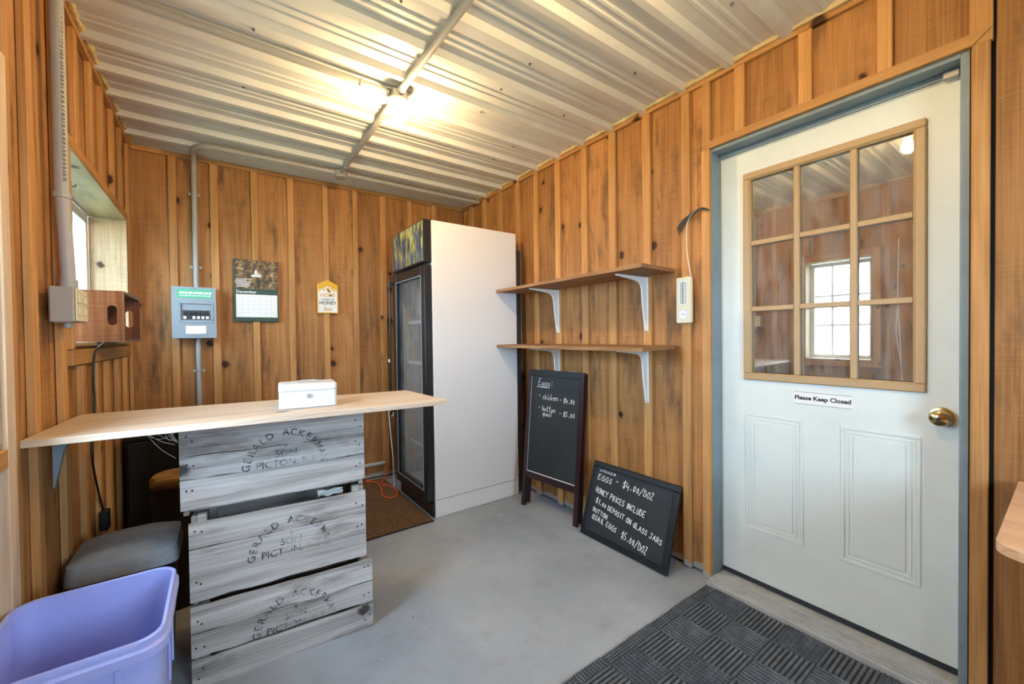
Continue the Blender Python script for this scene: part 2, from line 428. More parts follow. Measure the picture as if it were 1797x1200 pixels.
RB = [(.628, .676), (.885, .93), (1.15, 1.196), (1.383, 1.432), (1.626, 1.676), (1.857, 1.91), (2.113, 2.163), (2.357, 2.405), (2.588, 2.638), (2.829, 2.889), (3.089, 3.14), (3.319, 3.383), (.389, .43), (.158, .207), (-.11, -.06), (-.36, -.31), (-.6, -.55), (-.85, -.8), (-1.09, -1.04)]
RB.sort()
wall('wall_right', 'knotty pine board and batten wall with the white half-glass door', 'x', XR, -1, YF, YB, mid(RB), [DR], RB+[(1.044, 1.084)], [(.12, 1.0875, -.1, 2.102)])
BB = [(-.256, -.214), (-.034, .011), (.205, .246), (.438, .48), (.685, .724), (.914, .953), (1.138, 1.19), (1.385, 1.428), (1.621, 1.667)]
wall('wall_back', 'knotty pine board and batten wall carrying the breaker panel and calendar', 'y', YB, -1, XL, XR, mid(BB), [], BB, [])
LB = [(-1.0, -.95), (-.76, -.71), (-.52, -.47), (-.28, -.23), (-.04, .01), (.2, .25), (.44, .49), (.68, .73), (.92, .97), (1.60, 1.645), (1.765, 1.81), (2.03, 2.08), (2.27, 2.32), (2.51, 2.56), (2.72, 2.77), (2.96, 3.01), (3.19, 3.24), (3.42, 3.47)]
wall('wall_left', 'pine board and batten wall with the small deep-set window', 'x', XL, 1, YF, YB, mid(LB), [W1, W2], LB, [(2.13, 3.345, 1.115, 1.975), (.95, 1.6, .5, 1.93)])
FB = [(-.2+.245*i, -.155+.245*i) for i in range(9)]
wall('wall_rear', 'pine board and batten wall with an added fill-light window opposite the fridge', 'y', YF, 1, XL, XR, mid(FB), [W3], FB, [(.35, 1.25, .95, 1.9)])

def trim(n, bm, mat, label): return ob('trim_%d' % n, bm, mat, label=label, cat='trim', kind='structure')
trim(1, box(XL+.003, XR-.003, YB-.022, YB-.0005, 2.425, 2.458, .002), 'trim_x', 'thin pine strip along the ceiling above the breaker panel')
trim(2, box(XR-.022, XR-.0005, YF+.01, YB-.024, 2.425, 2.458, .002), 'trim_y', 'thin pine strip along the ceiling above the white door')
trim(3, box(XL+.0005, XL+.024, YF+.01, YB-.024, 2.42, 2.458, .002), 'trim_y', 'thin pine strip along the ceiling above the small window')
trim(4, box(XR-.024, XR-.0005, 1.046, 1.087, 0, 2.102, .002), 'batten', 'pine casing strip beside the white door, next to the thermometer')
trim(5, box(XR-.024, XR-.0005, .163, .201, 0, 2.102, .002), 'batten', 'pine casing strip beside the brass knob edge of white door')
trim(6, poly_prism([(XR-.024, 1.09, 2.136), (XR-.024, 1.05, 2.103), (XR-.024, .2, 2.103), (XR-.024, .161, 2.14)], (.0235, 0, 0)), 'trim_y', 'pine casing strip across the top of the white door')
trim(7, box(XL+.0005, XL+.03, 1.532, 1.584, 0.0, 1.93, .002), 'pale_stud', 'pale pine stud board beside the side window')
trim(8, box(XL+.0005, XL+.022, .98, 1.03, .9, 1.93, .002), 'batten', 'pine casing strip between the side window and the white cord')
trim(9, box(XL+.0005, XL+.022, 1.03, 1.532, 1.872, 1.92, .002), 'trim_y', 'pine casing strip over the side window')
trim(10, box(XL+.0005, XL+.03, 1.03, 1.532, .90, .948, .002), 'trim_y', 'pine ledge strip under the side window')
trim(11, box(XL+.0005, XL+.022, 2.135, 3.34, 1.12, 1.178, .002), 'trim_y', 'pine apron strip beneath the small deep-set window')
trim(12, box(XL+.0005, XL+.022, 2.135, 3.34, 1.937, 1.972, .002), 'trim_y', 'pine casing strip over the small deep-set window')
trim(13, box(XL+.0005, XL+.022, 3.309, 3.341, 1.18, 1.935, .002), 'batten', 'pine casing strip between small window and breaker-panel wall')
trim(14, box(XL+.0005, XL+.022, 2.135, 2.168, 1.18, 1.935, .002), 'batten', 'pine casing strip between small window and grey outlet box')

# ceiling sheets: trapezoid ribs hang down, two small swages between ribs
ribs = [2.36+.235*k for k in range(-16, 6)]
def prof(y0, y1, zo):
    pts = [(y0, zo)]
    for r in ribs:
        for dy, dz in ((-.034, 0), (-.014, -.024), (.014, -.024), (.034, 0), (.085, 0), (.092, -.005), (.104, -.005), (.111, 0), (.128, 0), (.135, -.005), (.147, -.005), (.154, 0)):
            if y0 < r+dy < y1: pts.append((r+dy, zo+dz))
    pts.append((y1, zo)); return pts
ceil = thing('ceiling', 'ribbed white metal sheet ceiling', 'ceiling', (0, 0, ZC), kind='structure')
for i, (y0, y1) in enumerate(((2.595-.05, YB+.06), (1.655-.05, 2.595+.05), (.715-.05, 1.655+.05), (-.225-.05, .715+.05), (YF-.08, -.225+.05))):
    bm = bmesh.new(); P = prof(y0, y1, ZC+.0012*(i % 2)); x0, x1 = XL-.06, XR+.06
    A = [bm.verts.new((x0, y, z)) for y, z in P]; B = [bm.verts.new((x1, y, z)) for y, z in P]
    A2 = [bm.verts.new((x0, y, z+.0008)) for y, z in P]; B2 = [bm.verts.new((x1, y, z+.0008)) for y, z in P]
    for k in range(len(P)-1):
        bm.faces.new((A[k], A[k+1], B[k+1], B[k])); bm.faces.new((A2[k], B2[k], B2[k+1], A2[k+1]))
    pnl = ob('ceiling_panel', bm, 'metal_sheet', ceil, world=True)
scr = lathe((0, 0, 0), [(.0065, 0), (.0065, -.003), (.004, -.003), (.004, -.008), (0, -.008)], 8)
sm = bpy.data.meshes.new('screw'); scr.to_mesh(sm); scr.free(); sm.materials.append(MATS['screw'])
for x in (.15, .75-.16, 1.2, 1.62):
    for r in ribs[8:]:
        if random.random() < .75:
            o = bpy.data.objects.new('screw', sm); C.objects.link(o); o.parent = ceil; o.location = (x+random.uniform(-.03, .03), r+.06, 0.0)
def foam(x, y0, y1, name='foam_bead'):
    bm = bmesh.new(); n = int((y1-y0)/.016); pts = []; rad = []
    for i in range(n+1):
        y = y0+(y1-y0)*i/n; k = noise.noise(Vector((x*9, y*23, 0)))+.5*noise.noise(Vector((3, y*60, 1)))
        pts.append((x+.006*noise.noise(Vector((y*30, 2, x))), y, 2.456+.004*k)); rad.append(max(.004, .011+.010*k))
    ob(name, tube(pts, .01, 7, rads=rad), 'foam', ceil, world=True, smooth=True)
foam(XL+.03, .5, YB-.03); foam(XR-.03, -.6, YB-.04)

# added dark box behind the door blocks daylight so its glass mirrors the room
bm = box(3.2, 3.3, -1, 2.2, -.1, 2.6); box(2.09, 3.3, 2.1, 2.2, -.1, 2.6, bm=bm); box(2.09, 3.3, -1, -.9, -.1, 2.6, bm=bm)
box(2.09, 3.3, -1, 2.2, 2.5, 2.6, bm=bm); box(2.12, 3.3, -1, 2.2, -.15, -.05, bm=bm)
ob('wall_blocker', bm, 'barn_dark', label='dark box added behind the glass of white door to block daylight', cat='wall', kind='structure')

# ------------------------------------------------------------------ windows
def window(n, label, axis, plane, rect, out, depth, cols, rows, fw_=.045, reveal=None, glass='window_glass'):
    a0, a1, z0, z1 = rect; w = thing('window_%d' % n, label, 'window', (plane, (a0+a1)/2, z0) if axis == 'x' else ((a0+a1)/2, plane, z0), kind='structure')
    def mk(p0, p1, q0, q1, d0, d1, bev=.002):
        e0, e1 = sorted((plane+out*d0, plane+out*d1))
        return box(e0, e1, p0, p1, q0, q1, bev) if axis == 'x' else box(p0, p1, e0, e1, q0, q1, bev)
    if reveal:
        for nm, p in (('reveal_board', (a0, a1, z1-.012, z1)), ('reveal_board', (a0, a1, z0, z0+.015)), ('reveal_board', (a0, a0+.012, z0+.015, z1-.012)), ('reveal_board', (a1-.012, a1, z0+.015, z1-.012))):
            ob(nm, mk(*p, -.022, depth), reveal+('_z' if p[1]-p[0] < .02 else ''), w, world=True)
        a0 += .012; a1 -= .012; z0 += .015; z1 -= .012
    d0, d1 = depth, depth+.05
    for p in ((a0, a1, z1-fw_, z1), (a0, a1, z0, z0+fw_), (a0, a0+fw_, z0+fw_, z1-fw_), (a1-fw_, a1, z0+fw_, z1-fw_)):
        ob('window_frame', mk(*p, d0, d1), 'vinyl', w, world=True)
    ia0, ia1, iz0, iz1 = a0+fw_, a1-fw_, z0+fw_, z1-fw_
    for c in range(1, cols):
        a = ia0+(ia1-ia0)*c/cols; ob('muntin', mk(a-.009, a+.009, iz0, iz1, d0+.012, d1-.012), 'vinyl', w, world=True)
    for r in range(1, rows):
        z = iz0+(iz1-iz0)*r/rows
        for c in range(cols):
            b0 = ia0+(ia1-ia0)*c/cols+(.009 if c else 0); b1 = ia0+(ia1-ia0)*(c+1)/cols-(.009 if c < cols-1 else 0)
            ob('muntin', mk(b0, b1, z-.009, z+.009, d0+.012, d1-.012), 'vinyl', w, world=True)
    ob('pane', mk(ia0, ia1, iz0, iz1, d0+.022, d0+.026, 0), glass, w, world=True)
    return w
w1 = window(1, 'small white vinyl window set deep in a plywood reveal', 'x', XL, W1, -1, .14, 2, 1, .05, 'reveal_wood', 'dimmed_glass')
hook = smooth_path([(-.52, 2.55, 1.925), (-.52, 2.55, 1.90), (-.51, 2.56, 1.885), (-.50, 2.575, 1.89), (-.50, 2.58, 1.90)], 4)
ob('hook', tube(hook, .002, 6), 'ink', w1, world=True)
window(2, 'white gridded side window letting daylight onto the counter', 'x', XL, W2, -1, .09, 3, 3, .035, 'reveal_wood')
window(3, 'unseen white gridded window added in the rear wall for fill light', 'y', YF, W3, -1, .09, 4, 3, .035, 'reveal_wood')  # made-up window out of view, added as fill light

# ------------------------------------------------------------------ door
dx = 2.04
d = thing('door_1', 'white half-glass entry door with tan nine-pane grid and brass knob', 'door', (dx, .635, .045), kind='structure')
bm = bmesh.new()
for (a0, a1, z0, z1) in rects_minus((.2285, 1.0425, .045, 2.086), [(.33, .92, 1.005, 1.945)]): box(dx, dx+.044, a0, a1, z0, z1, 0, bm)
ob('slab', bm, 'door_white', d, world=True)
def ring_frame(a0, a1, z0, z1, w, x0, x1, bev=.004):
    return [box(x0, x1, a0, a1, z1-w, z1, bev), box(x0, x1, a0, a1, z0, z0+w, bev), box(x0, x1, a0, a0+w, z0+w, z1-w, bev), box(x0, x1, a1-w, a1, z0+w, z1-w, bev)]
for b_ in ring_frame(.316, .934, .990, 1.960, .030, dx-.014, dx+.002): ob('lite_frame', b_, 'lite_tan', d, world=True)
for b_ in ring_frame(.330, .920, 1.004, 1.946, .020, dx-.008, dx+.02, .002): ob('lite_frame', b_, 'lite_tan', d, world=True)
ys = [.350, .520, .715, .900]; zs = [1.024, 1.322, 1.629, 1.926]
for y in ys[1:3]: ob('muntin', box(dx-.008, dx+.01, y-.011, y+.011, zs[0], zs[3], .003), 'lite_tan', d, world=True)
for z in zs[1:3]:
    for i in range(3): ob('muntin', box(dx-.0075, dx+.009, ys[i]+(.011 if i else 0), ys[i+1]-(.011 if i < 2 else 0), z-.011, z+.011, .003), 'lite_tan', d, world=True)
for i in range(3):
    for j in range(3): ob('pane', box(dx+.010, dx+.013, ys[i]+.002, ys[i+1]-.002, zs[j]+.002, zs[j+1]-.002), 'door_glass', d, world=True)
for (a0, a1) in ((.692, .931), (.328, .563)):
    bm = bmesh.new()
    for b_ in ring_frame(a0, a1, .28, .832, .014, dx-.0032, dx+.001, .0028):
        me = bpy.data.meshes.new('t'); b_.to_mesh(me); b_.free(); bm.from_mesh(me); bpy.data.meshes.remove(me)
    for b_ in ring_frame(a0+.024, a1-.024, .304, .808, .005, dx-.0018, dx+.001, .0015):
        me = bpy.data.meshes.new('t'); b_.to_mesh(me); b_.free(); bm.from_mesh(me); bpy.data.meshes.remove(me)
    pn = ob('door_panel', bm, 'door_white', d, world=True)
    ob('raised_field', box(dx-.0028, dx+.001, a0+.04, a1-.04, .32, .792, .0024), 'door_white', pn, world=True)
kn = ob('knob', lathe((dx-.06, .277, .91), [(.0, -.001), (.012, 0), (.024, .006), (.028, .016), (.026, .028), (.016, .036), (.012, .046), (.014, .05), (.032, .053), (.034, .06)], 24, 'x'), 'brass', d, world=True, smooth=True)
ob('keyhole', lathe((dx-.063, .277, .91), [(.006, 0), (.006, .004)], 10, 'x'), 'ink', kn, world=True)
ob('sticker', box(dx-.0012, dx+.0005, .523, .729, .898, .957), 'paper', d, world=True, label='white door sticker reading Please Keep Closed')
MT = frame_mat((dx-.0018, .626, .928), (0, -1, 0), (0, 0, 1))
ob('lettering', text_bm('Please Keep Closed', .0245, MT, bold=.03), 'ink', d, world=True)
for b_ in (box(dx-.0016, dx-.0010, .526, .726, .901, .9025), box(dx-.0016, dx-.0010, .526, .726, .9525, .954)): ob('sticker_border', b_, 'ink', d, world=True)
for b_ in (box(XR-.005, dx+.06, 1.0435, 1.0605, 0, 2.105, .001), box(XR-.005, dx+.06, .2065, .2275, 0, 2.105, .001), box(XR-.005, dx+.06, .2275, 1.0435, 2.087, 2.105, .001)): ob('jamb', b_, 'jamb_blue', d, world=True)
for b_ in (box(dx-.014, dx-.0006, .2276, 1.0434, 2.066, 2.0865, .001),): ob('stop', b_, 'jamb_blue', d, world=True)
ob('weather_strip', box(dx-.006, dx-.0004, .2276, 1.0434, 2.062, 2.0655), 'white_metal', d, world=True)
ob('closer_plate', box(dx-.03, dx-.015, .235, .275, 2.058, 2.085, .003), 'galvanized', d, world=True)
ob('hinge_edge', box(dx+.004, dx+.03, 1.0426, 1.0434, .05, 2.08), 'dark_gap', d, world=True)
bm = box(1.885, 2.085, .229, 1.0425, 0, .022, .002)
for k in range(5): box(1.905+k*.016, 1.911+k*.016, .229, 1.0425, .0215, .027, .0015, bm)
th = ob('threshold', bm, 'sill_grey', d, world=True)
ob('door_sweep', box(dx-.004, dx+.04, .23, 1.042, .026, .046), 'panel_dark', d, world=True)
ob('wall_gap', box(XR-.001, XR+.0005, .1535, .162, .02, 2.42), 'dark_gap', bpy.data.objects['wall_right'])

# ------------------------------------------------------------------ fridge
FX0, FX1, FY0, FY1, FZ = 1.15, 1.84, 2.494, 3.085, 1.982
f = thing('display_fridge', 'tall white display fridge with black glass door and painterly header', 'fridge', ((FX0+FX1)/2, (FY0+FY1)/2, 0))
cab = bmesh.new()
box(FX0, FX1, FY0, FY0+.03, .0, FZ, .004, cab); box(FX0, FX1, FY1-.03, FY1, .0, FZ, .004, cab); box(FX1-.03, FX1, FY0+.03, FY1-.03, .02, FZ-.003, 0, cab)
box(FX0, FX1-.03, FY0+.03, FY1-.03, 1.70, FZ-.002, 0, cab); box(FX0+.002, FX1-.03, FY0+.03, FY1-.03, .02, .15, 0, cab)
ob('cabinet', cab, 'fridge_white', f, world=True)
ob('liner', box(FX1-.045, FX1-.031, FY0+.031, FY1-.031, .151, 1.699), 'fridge_inner', f, world=True)
ob('base_seam', box(FX0+.002, FX1-.02, FY0-.0006, FY0+.001, .118, .1205), 'panel_dark', f, world=True)
for z in (.42, .72, 1.02, 1.32):
    bm = bmesh.new()
    for k in range(12):
        y = FY0+.045+k*(FY1-FY0-.09)/11; box(FX0+.04, FX1-.05, y-.002, y+.002, z-.002, z+.002, 0, bm)
    box(FX0+.036, FX0+.042, FY0+.032, FY1-.032, z-.012, z+.012, 0, bm); box(FX1-.056, FX1-.05, FY0+.032, FY1-.032, z-.004, z+.004, 0, bm)
    ob('wire_shelf', bm, 'white_metal', f, world=True)
hd = ob('header', box(1.092, FX0-.001, FY0+.002, FY1-.002, 1.70, FZ+.002, .006), 'fridge_black', f, world=True)
ob('header_print', box(1.0905, 1.0935, FY0+.014, FY1-.012, 1.712, FZ-.008), 'header_print', hd, world=True, label='blue and yellow painterly header print')
dr = None
for b_, nm in ((box(1.094, FX0-.002, FY0+.004, FY0+.064, .115, 1.685, .005), 'door_frame'), (box(1.094, FX0-.002, FY1-.066, FY1-.004, .115, 1.685, .005), 'door_frame'),
               (box(1.094, FX0-.002, FY0+.064, FY1-.066, 1.615, 1.685, .005), 'door_frame'), (box(1.094, FX0-.002, FY0+.064, FY1-.066, .115, .185, .005), 'door_frame')):
    o = ob(nm, b_, 'fridge_black', f, world=True); dr = dr or o
for b_ in (box(1.0915, 1.0942, FY0+.056, FY0+.062, .18, 1.62), box(1.0915, 1.0942, FY1-.064, FY1-.058, .18, 1.62), box(1.0915, 1.0942, FY0+.062, FY1-.064, 1.614, 1.62), box(1.0915, 1.0942, FY0+.062, FY1-.064, .18, .186)):
    ob('door_bead', b_, 'panel_grey', f, world=True)
ob('glass', box(1.118, 1.124, FY0+.064, FY1-.066, .185, 1.615), 'fridge_glass', f, world=True)
ob('kick_plate', box(1.13, FX0-.002, FY0+.004, FY1-.004, .012, .105, .003), 'fridge_black', f, world=True)
bm = box(1.052, 1.064, FY1-.03, FY1-.012, .62, 1.66, .004); box(1.06, 1.096, FY1-.028, FY1-.014, .64, .67, 0, bm); box(1.06, 1.096, FY1-.028, FY1-.014, 1.6, 1.63, 0, bm)
ob('handle', bm, 'fridge_black', f, world=True)
ob('handle_clip', box(1.044, 1.0515, FY1-.034, FY1-.01, 1.02, 1.045, .002), 'white_metal', f, world=True)
ob('rear_duct', box(FX1+.002, FX1+.045, FY0+.004, FY0+.05, .02, 1.86, .003), 'panel_dark', f, world=True)

# ------------------------------------------------------------------ wall shelves
def shelf(z, label):
    t = thing('wall_shelf', label, 'shelf', (XR-.02, 1.84, z), group='wall shelves with white brackets')
    xf = 1.618
    bm = poly_prism([(xf, 1.20, z), (xf+.03, 2.485, z), (XR-.0205, 2.485, z+.004), (XR-.0205, 1.235, z+.004)], (0, 0, .019))
    ob('shelf_board', bm, 'shelf_wood', t, world=True)
    for yb in (1.408, 2.138):
        xw = XR-.021
        bm = poly_prism([(xw-.003, yb-.012, z), (xw, yb-.012, z), (xw, yb-.012, z-.30), (xw-.003, yb-.012, z-.30)], (0, .024, 0))
        poly_prism([(xw-.003, yb-.012, z-.0005), (xw-.003, yb-.012, z-.004), (xw-.25, yb-.007, z-.004), (xw-.25, yb-.007, z-.0005)], (0, .02, 0), bm)
        # pressed web: tapers down the wall leg and out along the arm, rounded at the elbow
        web = [(xw-.003, z-.004), (xw-.25, z-.004), (xw-.25, z-.008), (xw-.10, z-.024), (xw-.07, z-.032), (xw-.052, z-.046), (xw-.044, z-.07), (xw-.036, z-.16), (xw-.014, z-.295), (xw-.003, z-.30)]
        poly_prism([(x, yb-.005, zz) for x, zz in web], (0, .010, 0), bm)
        br = ob('bracket', bm, 'white_metal', t, world=True, label='white pressed-metal bracket')
        ob('screw', lathe((xw-.0155, yb, z-.285), [(.003, 0), (.003, .003)], 8, 'x'), 'screw', br, world=True)
    return t
shelf(1.527, 'upper brown plank shelf on two white brackets beside the fridge')
shelf(1.127, 'lower brown plank shelf on two white brackets above the sandwich chalkboard')

# ------------------------------------------------------------------ thermometer and feather
t = thing('thermometer', 'cream plastic wall thermometer with a round humidity dial', 'thermometer', (XR-.022, 1.175, 1.265))
tx = XR-.022
ring = lambda x, k: [Vector((x, 1.175+p.x*k, 1.381+p.y*(k*.3+.7))) for p in rrect(0, 0, .041, .117, .008, 0, 4)]
ob('case', loft([ring(tx-.0005, 1), ring(tx-.014, 1), ring(tx-.018, .93)]), 'cream', t, world=True, smooth=True)
xf = tx-.0184
ob('scale_plate', box(xf-.0006, xf+.001, 1.155, 1.197, 1.358, 1.480), 'paper', t, world=True)
ob('tube', box(xf-.003, xf-.0005, 1.1745, 1.1775, 1.36, 1.475), 'stencil_ink', t, world=True)
bm = bmesh.new()
for k in range(13):
    z = 1.364+k*.0085
    for y in (1.159, 1.183): box(xf-.0012, xf-.0005, y, y+.009, z, z+.0032, 0, bm)
ob('scale_marks', bm, 'ink', t, world=True)
dl = ob('dial', lathe((xf-.0012, 1.176, 1.309), [(.027, 0), (.027, .002)], 28, 'x'), 'paper', t, world=True)
bm = bmesh.new()
for k in range(28):
    a = 2*PI*k/28; c, s_ = math.cos(a), math.sin(a)
    poly_prism([(xf-.0018, 1.176+c*.0225-s_*.0008, 1.309+s_*.0225+c*.0008), (xf-.0018, 1.176+c*.0225+s_*.0008, 1.309+s_*.0225-c*.0008), (xf-.0018, 1.176+c*.0262, 1.309+s_*.0262)], (.0005, 0, 0), bm)
box(xf-.002, xf-.0013, 1.164, 1.186, 1.3085, 1.3105, 0, bm)
ob('dial_marks', bm, 'ink', dl, world=True)
fx = XR-.027
t = thing('feather', 'dark curved tail feather tucked behind the wall thermometer', 'feather', (fx, 1.158, 1.499))
stem = smooth_path([(fx, 1.140, 1.4995), (fx, 1.152, 1.56), (fx-.004, 1.160, 1.64), (fx-.006, 1.160, 1.73), (fx-.008, 1.146, 1.785), (fx-.008, 1.115, 1.815), (fx-.008, 1.075, 1.822), (fx-.008, 1.036, 1.804)], 6)
ob('quill', tube(stem, .0018, 6, rads=[.0022-.0014*i/(len(stem)-1) for i in range(len(stem))]), 'cord_white', t, world=True)
vp = smooth_path([(fx-.009, 1.212, 1.752), (fx-.009, 1.185, 1.786), (fx-.009, 1.146, 1.806), (fx-.009, 1.105, 1.823), (fx-.009, 1.07, 1.824), (fx-.009, 1.034, 1.803)], 10)
bm = bmesh.new()
for i in range(len(vp)-1):
    a, b = vp[i], vp[i+1]; tt = (b-a).normalized(); fr = i/(len(vp)-1)
    L = .026*(1-fr)**.6+.005; inw = Vector((0, tt.z, -tt.y)).normalized()
    if inw.z > 0: inw = -inw
    dwn = (inw-.7*tt)*L
    poly_prism([a, b, a+(b-a)*.7+dwn, a+(b-a)*.2+dwn], (.0012, 0, 0), bm)
ob('vane', bm, 'feather', t, world=True)

# ------------------------------------------------------------------ sandwich chalkboard
A, B = Vector((1.737, 2.332, 0)), Vector((1.797, 1.833, 0)); wv = (B-A).normalized(); Wd = (B-A).length
up = Vector((.092, .0105, .972)).normalized(); H = .972
nrm = up.cross(wv).normalized()
if nrm.x > 0: nrm = -nrm
t = thing('sandwich_chalkboard', 'tall dark-framed folding chalkboard listing chicken and button quail eggs', 'chalkboard', A)
MB = Matrix(((wv.x, up.x, nrm.x, A.x), (wv.y, up.y, nrm.y, A.y), (wv.z, up.z, nrm.z, 0), (0, 0, 0, 1)))
def bpart(nm, bm, mat, par, **k):
    bm.transform(MB); return ob(nm, bm, mat, par, world=True, **k)
bpart('leg', box(0, .033, 0.0035, H, -.02, 0, .002), 'cherry', t); bpart('leg', box(Wd-.033, Wd, .0035, H, -.02, 0, .002), 'cherry', t)
bpart('top_rail', box(.033, Wd-.033, H-.045, H, -.019, -.001, .002), 'black_frame', t); bpart('bottom_rail', box(.033, Wd-.033, .205, .25, -.019, -.001, .002), 'cherry', t)
bpart('panel', box(.030, Wd-.030, .245, H-.04, -.014, -.009), 'chalkboard', t)
bpart('edge_bead', box(.034, Wd-.034, .2505, .2545, -.009, -.002), 'cord_white', t); bpart('edge_bead', box(.0335, .0365, .255, H-.046, -.009, -.003), 'panel_grey', t)
hw = []; zz = -.0085
for a in (('Eggs:', .10, .866, .042, .135), ('*', .112, .780, .03), ('chicken', .145, .771, .036, .148), ('- $4.00', .306, .764, .032, .127), ('*', .115, .700, .03), ('button', .150, .690, .036, .125),
          ('- $5.00', .306, .676, .032, .134), ('quail', .155, .657, .034, .085)): hw += hand(a[0], a[1], a[2], a[3], zz, a[4] if len(a) > 4 else None, .0015, rise=-.02)
bm = bmesh.new()
for k in range(9):
    a = Vector((.085+k*.014, .848+.004*(k % 2), zz)); b = Vector((.085+(k+1)*.014, .848+.004*((k+1) % 2), zz))
    vs = [bm.verts.new(q) for q in (a, b, b+Vector((0, .0035, 0)), a+Vector((0, .0035, 0)))]; bm.faces.new(vs)
bpart('chalk_underline', bm, 'chalk', t)
for b_ in hw: bpart('chalk_word', b_, 'chalk', t)
# rear frame, hinged at the top
kx = .022/H
def rear(b):
    for v in b.verts: v.co.z -= .024+(H-v.co.y)*kx
    return b
bpart('rear_leg', rear(box(.004, .03, .014, H-.01, -.018, 0)), 'cherry', t); bpart('rear_leg', rear(box(Wd-.03, Wd-.004, .014, H-.01, -.018, 0)), 'cherry', t)
bpart('rear_panel', rear(box(.03, Wd-.03, .25, H-.02, -.012, -.006)), 'chalkboard', t); bpart('hinge', box(.08, .13, H-.001, H+.002, -.04, -.004), 'galvanized', t); bpart('hinge', box(Wd-.13, Wd-.08, H-.001, H+.002, -.04, -.004), 'galvanized', t)

# ------------------------------------------------------------------ leaning framed chalkboard
A, B = Vector((1.768, 1.778, 0)), Vector((1.778, 1.190, 0)); wv = (B-A).normalized(); Wd = (B-A).length
up = Vector((.142, .004, .415)); Hb = up.length; up.normalize(); nrm = up.cross(wv).normalized()
if nrm.x > 0: nrm = -nrm
MB = Matrix(((wv.x, up.x, nrm.x, A.x), (wv.y, up.y, nrm.y, A.y), (wv.z, up.z, nrm.z, .0072), (0, 0, 0, 1)))
t = thing('leaning_chalkboard', 'black-framed chalkboard with honey and egg prices leaning on the wall', 'chalkboard', A)
fwid = .034
for b_ in (box(0, Wd, 0, fwid, -.022, 0, .004), box(0, Wd, Hb-fwid, Hb, -.022, 0, .004), box(0, fwid, fwid, Hb-fwid, -.022, 0, .004), box(Wd-fwid, Wd, fwid, Hb-fwid, -.022, 0, .004)): bpart('frame', b_, 'black_frame', t)
for b_ in (box(fwid, Wd-fwid, fwid, fwid+.008, -.012, -.003, .002), box(fwid, Wd-fwid, Hb-fwid-.008, Hb-fwid, -.012, -.003, .002), box(fwid, fwid+.008, fwid+.008, Hb-fwid-.008, -.012, -.003, .002), box(Wd-fwid-.008, Wd-fwid, fwid+.008, Hb-fwid-.008, -.012, -.003, .002)): bpart('inner_bead', b_, 'panel_dark', t)
bpart('slate', box(fwid-.004, Wd-fwid+.004, fwid-.004, Hb-fwid+.004, -.016, -.009), 'chalkboard', t)
hw = []; zz = -.0086
for tx_, a, b, e, hh, ri in (('CHICKEN', .091, .125, .30, .020, -.01), ('EGGS', .081, .237, .275, .030, -.03), ('-', .315, .225, .345, .03, 0), ('$4.00/DOZ', .40, .232, .757, .036, -.06), ('HONEY PRICES INCLUDE', .087, .41, .706, .030, -.105),
     ('$1.00 DEPOSIT ON GLASS JARS', .115, .542, .909, .027, -.165), ('BUTTON', .102, .664, .30, .024, -.14), ('QUAIL EGGS', .109, .756, .43, .027, -.115), ('$5.00/DOZ', .489, .828, .787, .036, -.17)):
    hw += hand(tx_, a*Wd, (1-b)*Hb, hh, zz, (e-a)*Wd, .0014 if hh < .022 else .0019, rise=ri)
for b_ in hw: bpart('chalk_word', b_, 'chalk', t)

# ------------------------------------------------------------------ crates, counter
def plank(x0, x1, z0, z1, y0, y1, rng, amp=.003, n=10):
    rings = []
    for i in range(n+1):
        x = x0+(x1-x0)*i/n; a = z0+rng.uniform(-amp, amp); b = z1+rng.uniform(-amp, amp)*.6; yo = rng.uniform(-.0006, .0006)
        rings.append([Vector((x, y0+yo, a)), Vector((x, y1, a)), Vector((x, y1, b)), Vector((x, y0+yo, b))])
    return loft(rings)
def arc_text(s, cx, cz, R, a0, a1, size, y):
    n = len(s); out = [bmesh.new()]
    for i, ch in enumerate(s):
        if ch == ' ': out.append(bmesh.new()); continue
        bm = out[-1]
        a = a0+(a1-a0)*i/(n-1)
        M = frame_mat((cx+R*math.cos(a), y, cz+R*math.sin(a)), (math.sin(a), 0, -math.cos(a)), (math.cos(a), 0, math.sin(a)))
        text_bm(ch, size, M, bm)
    return out
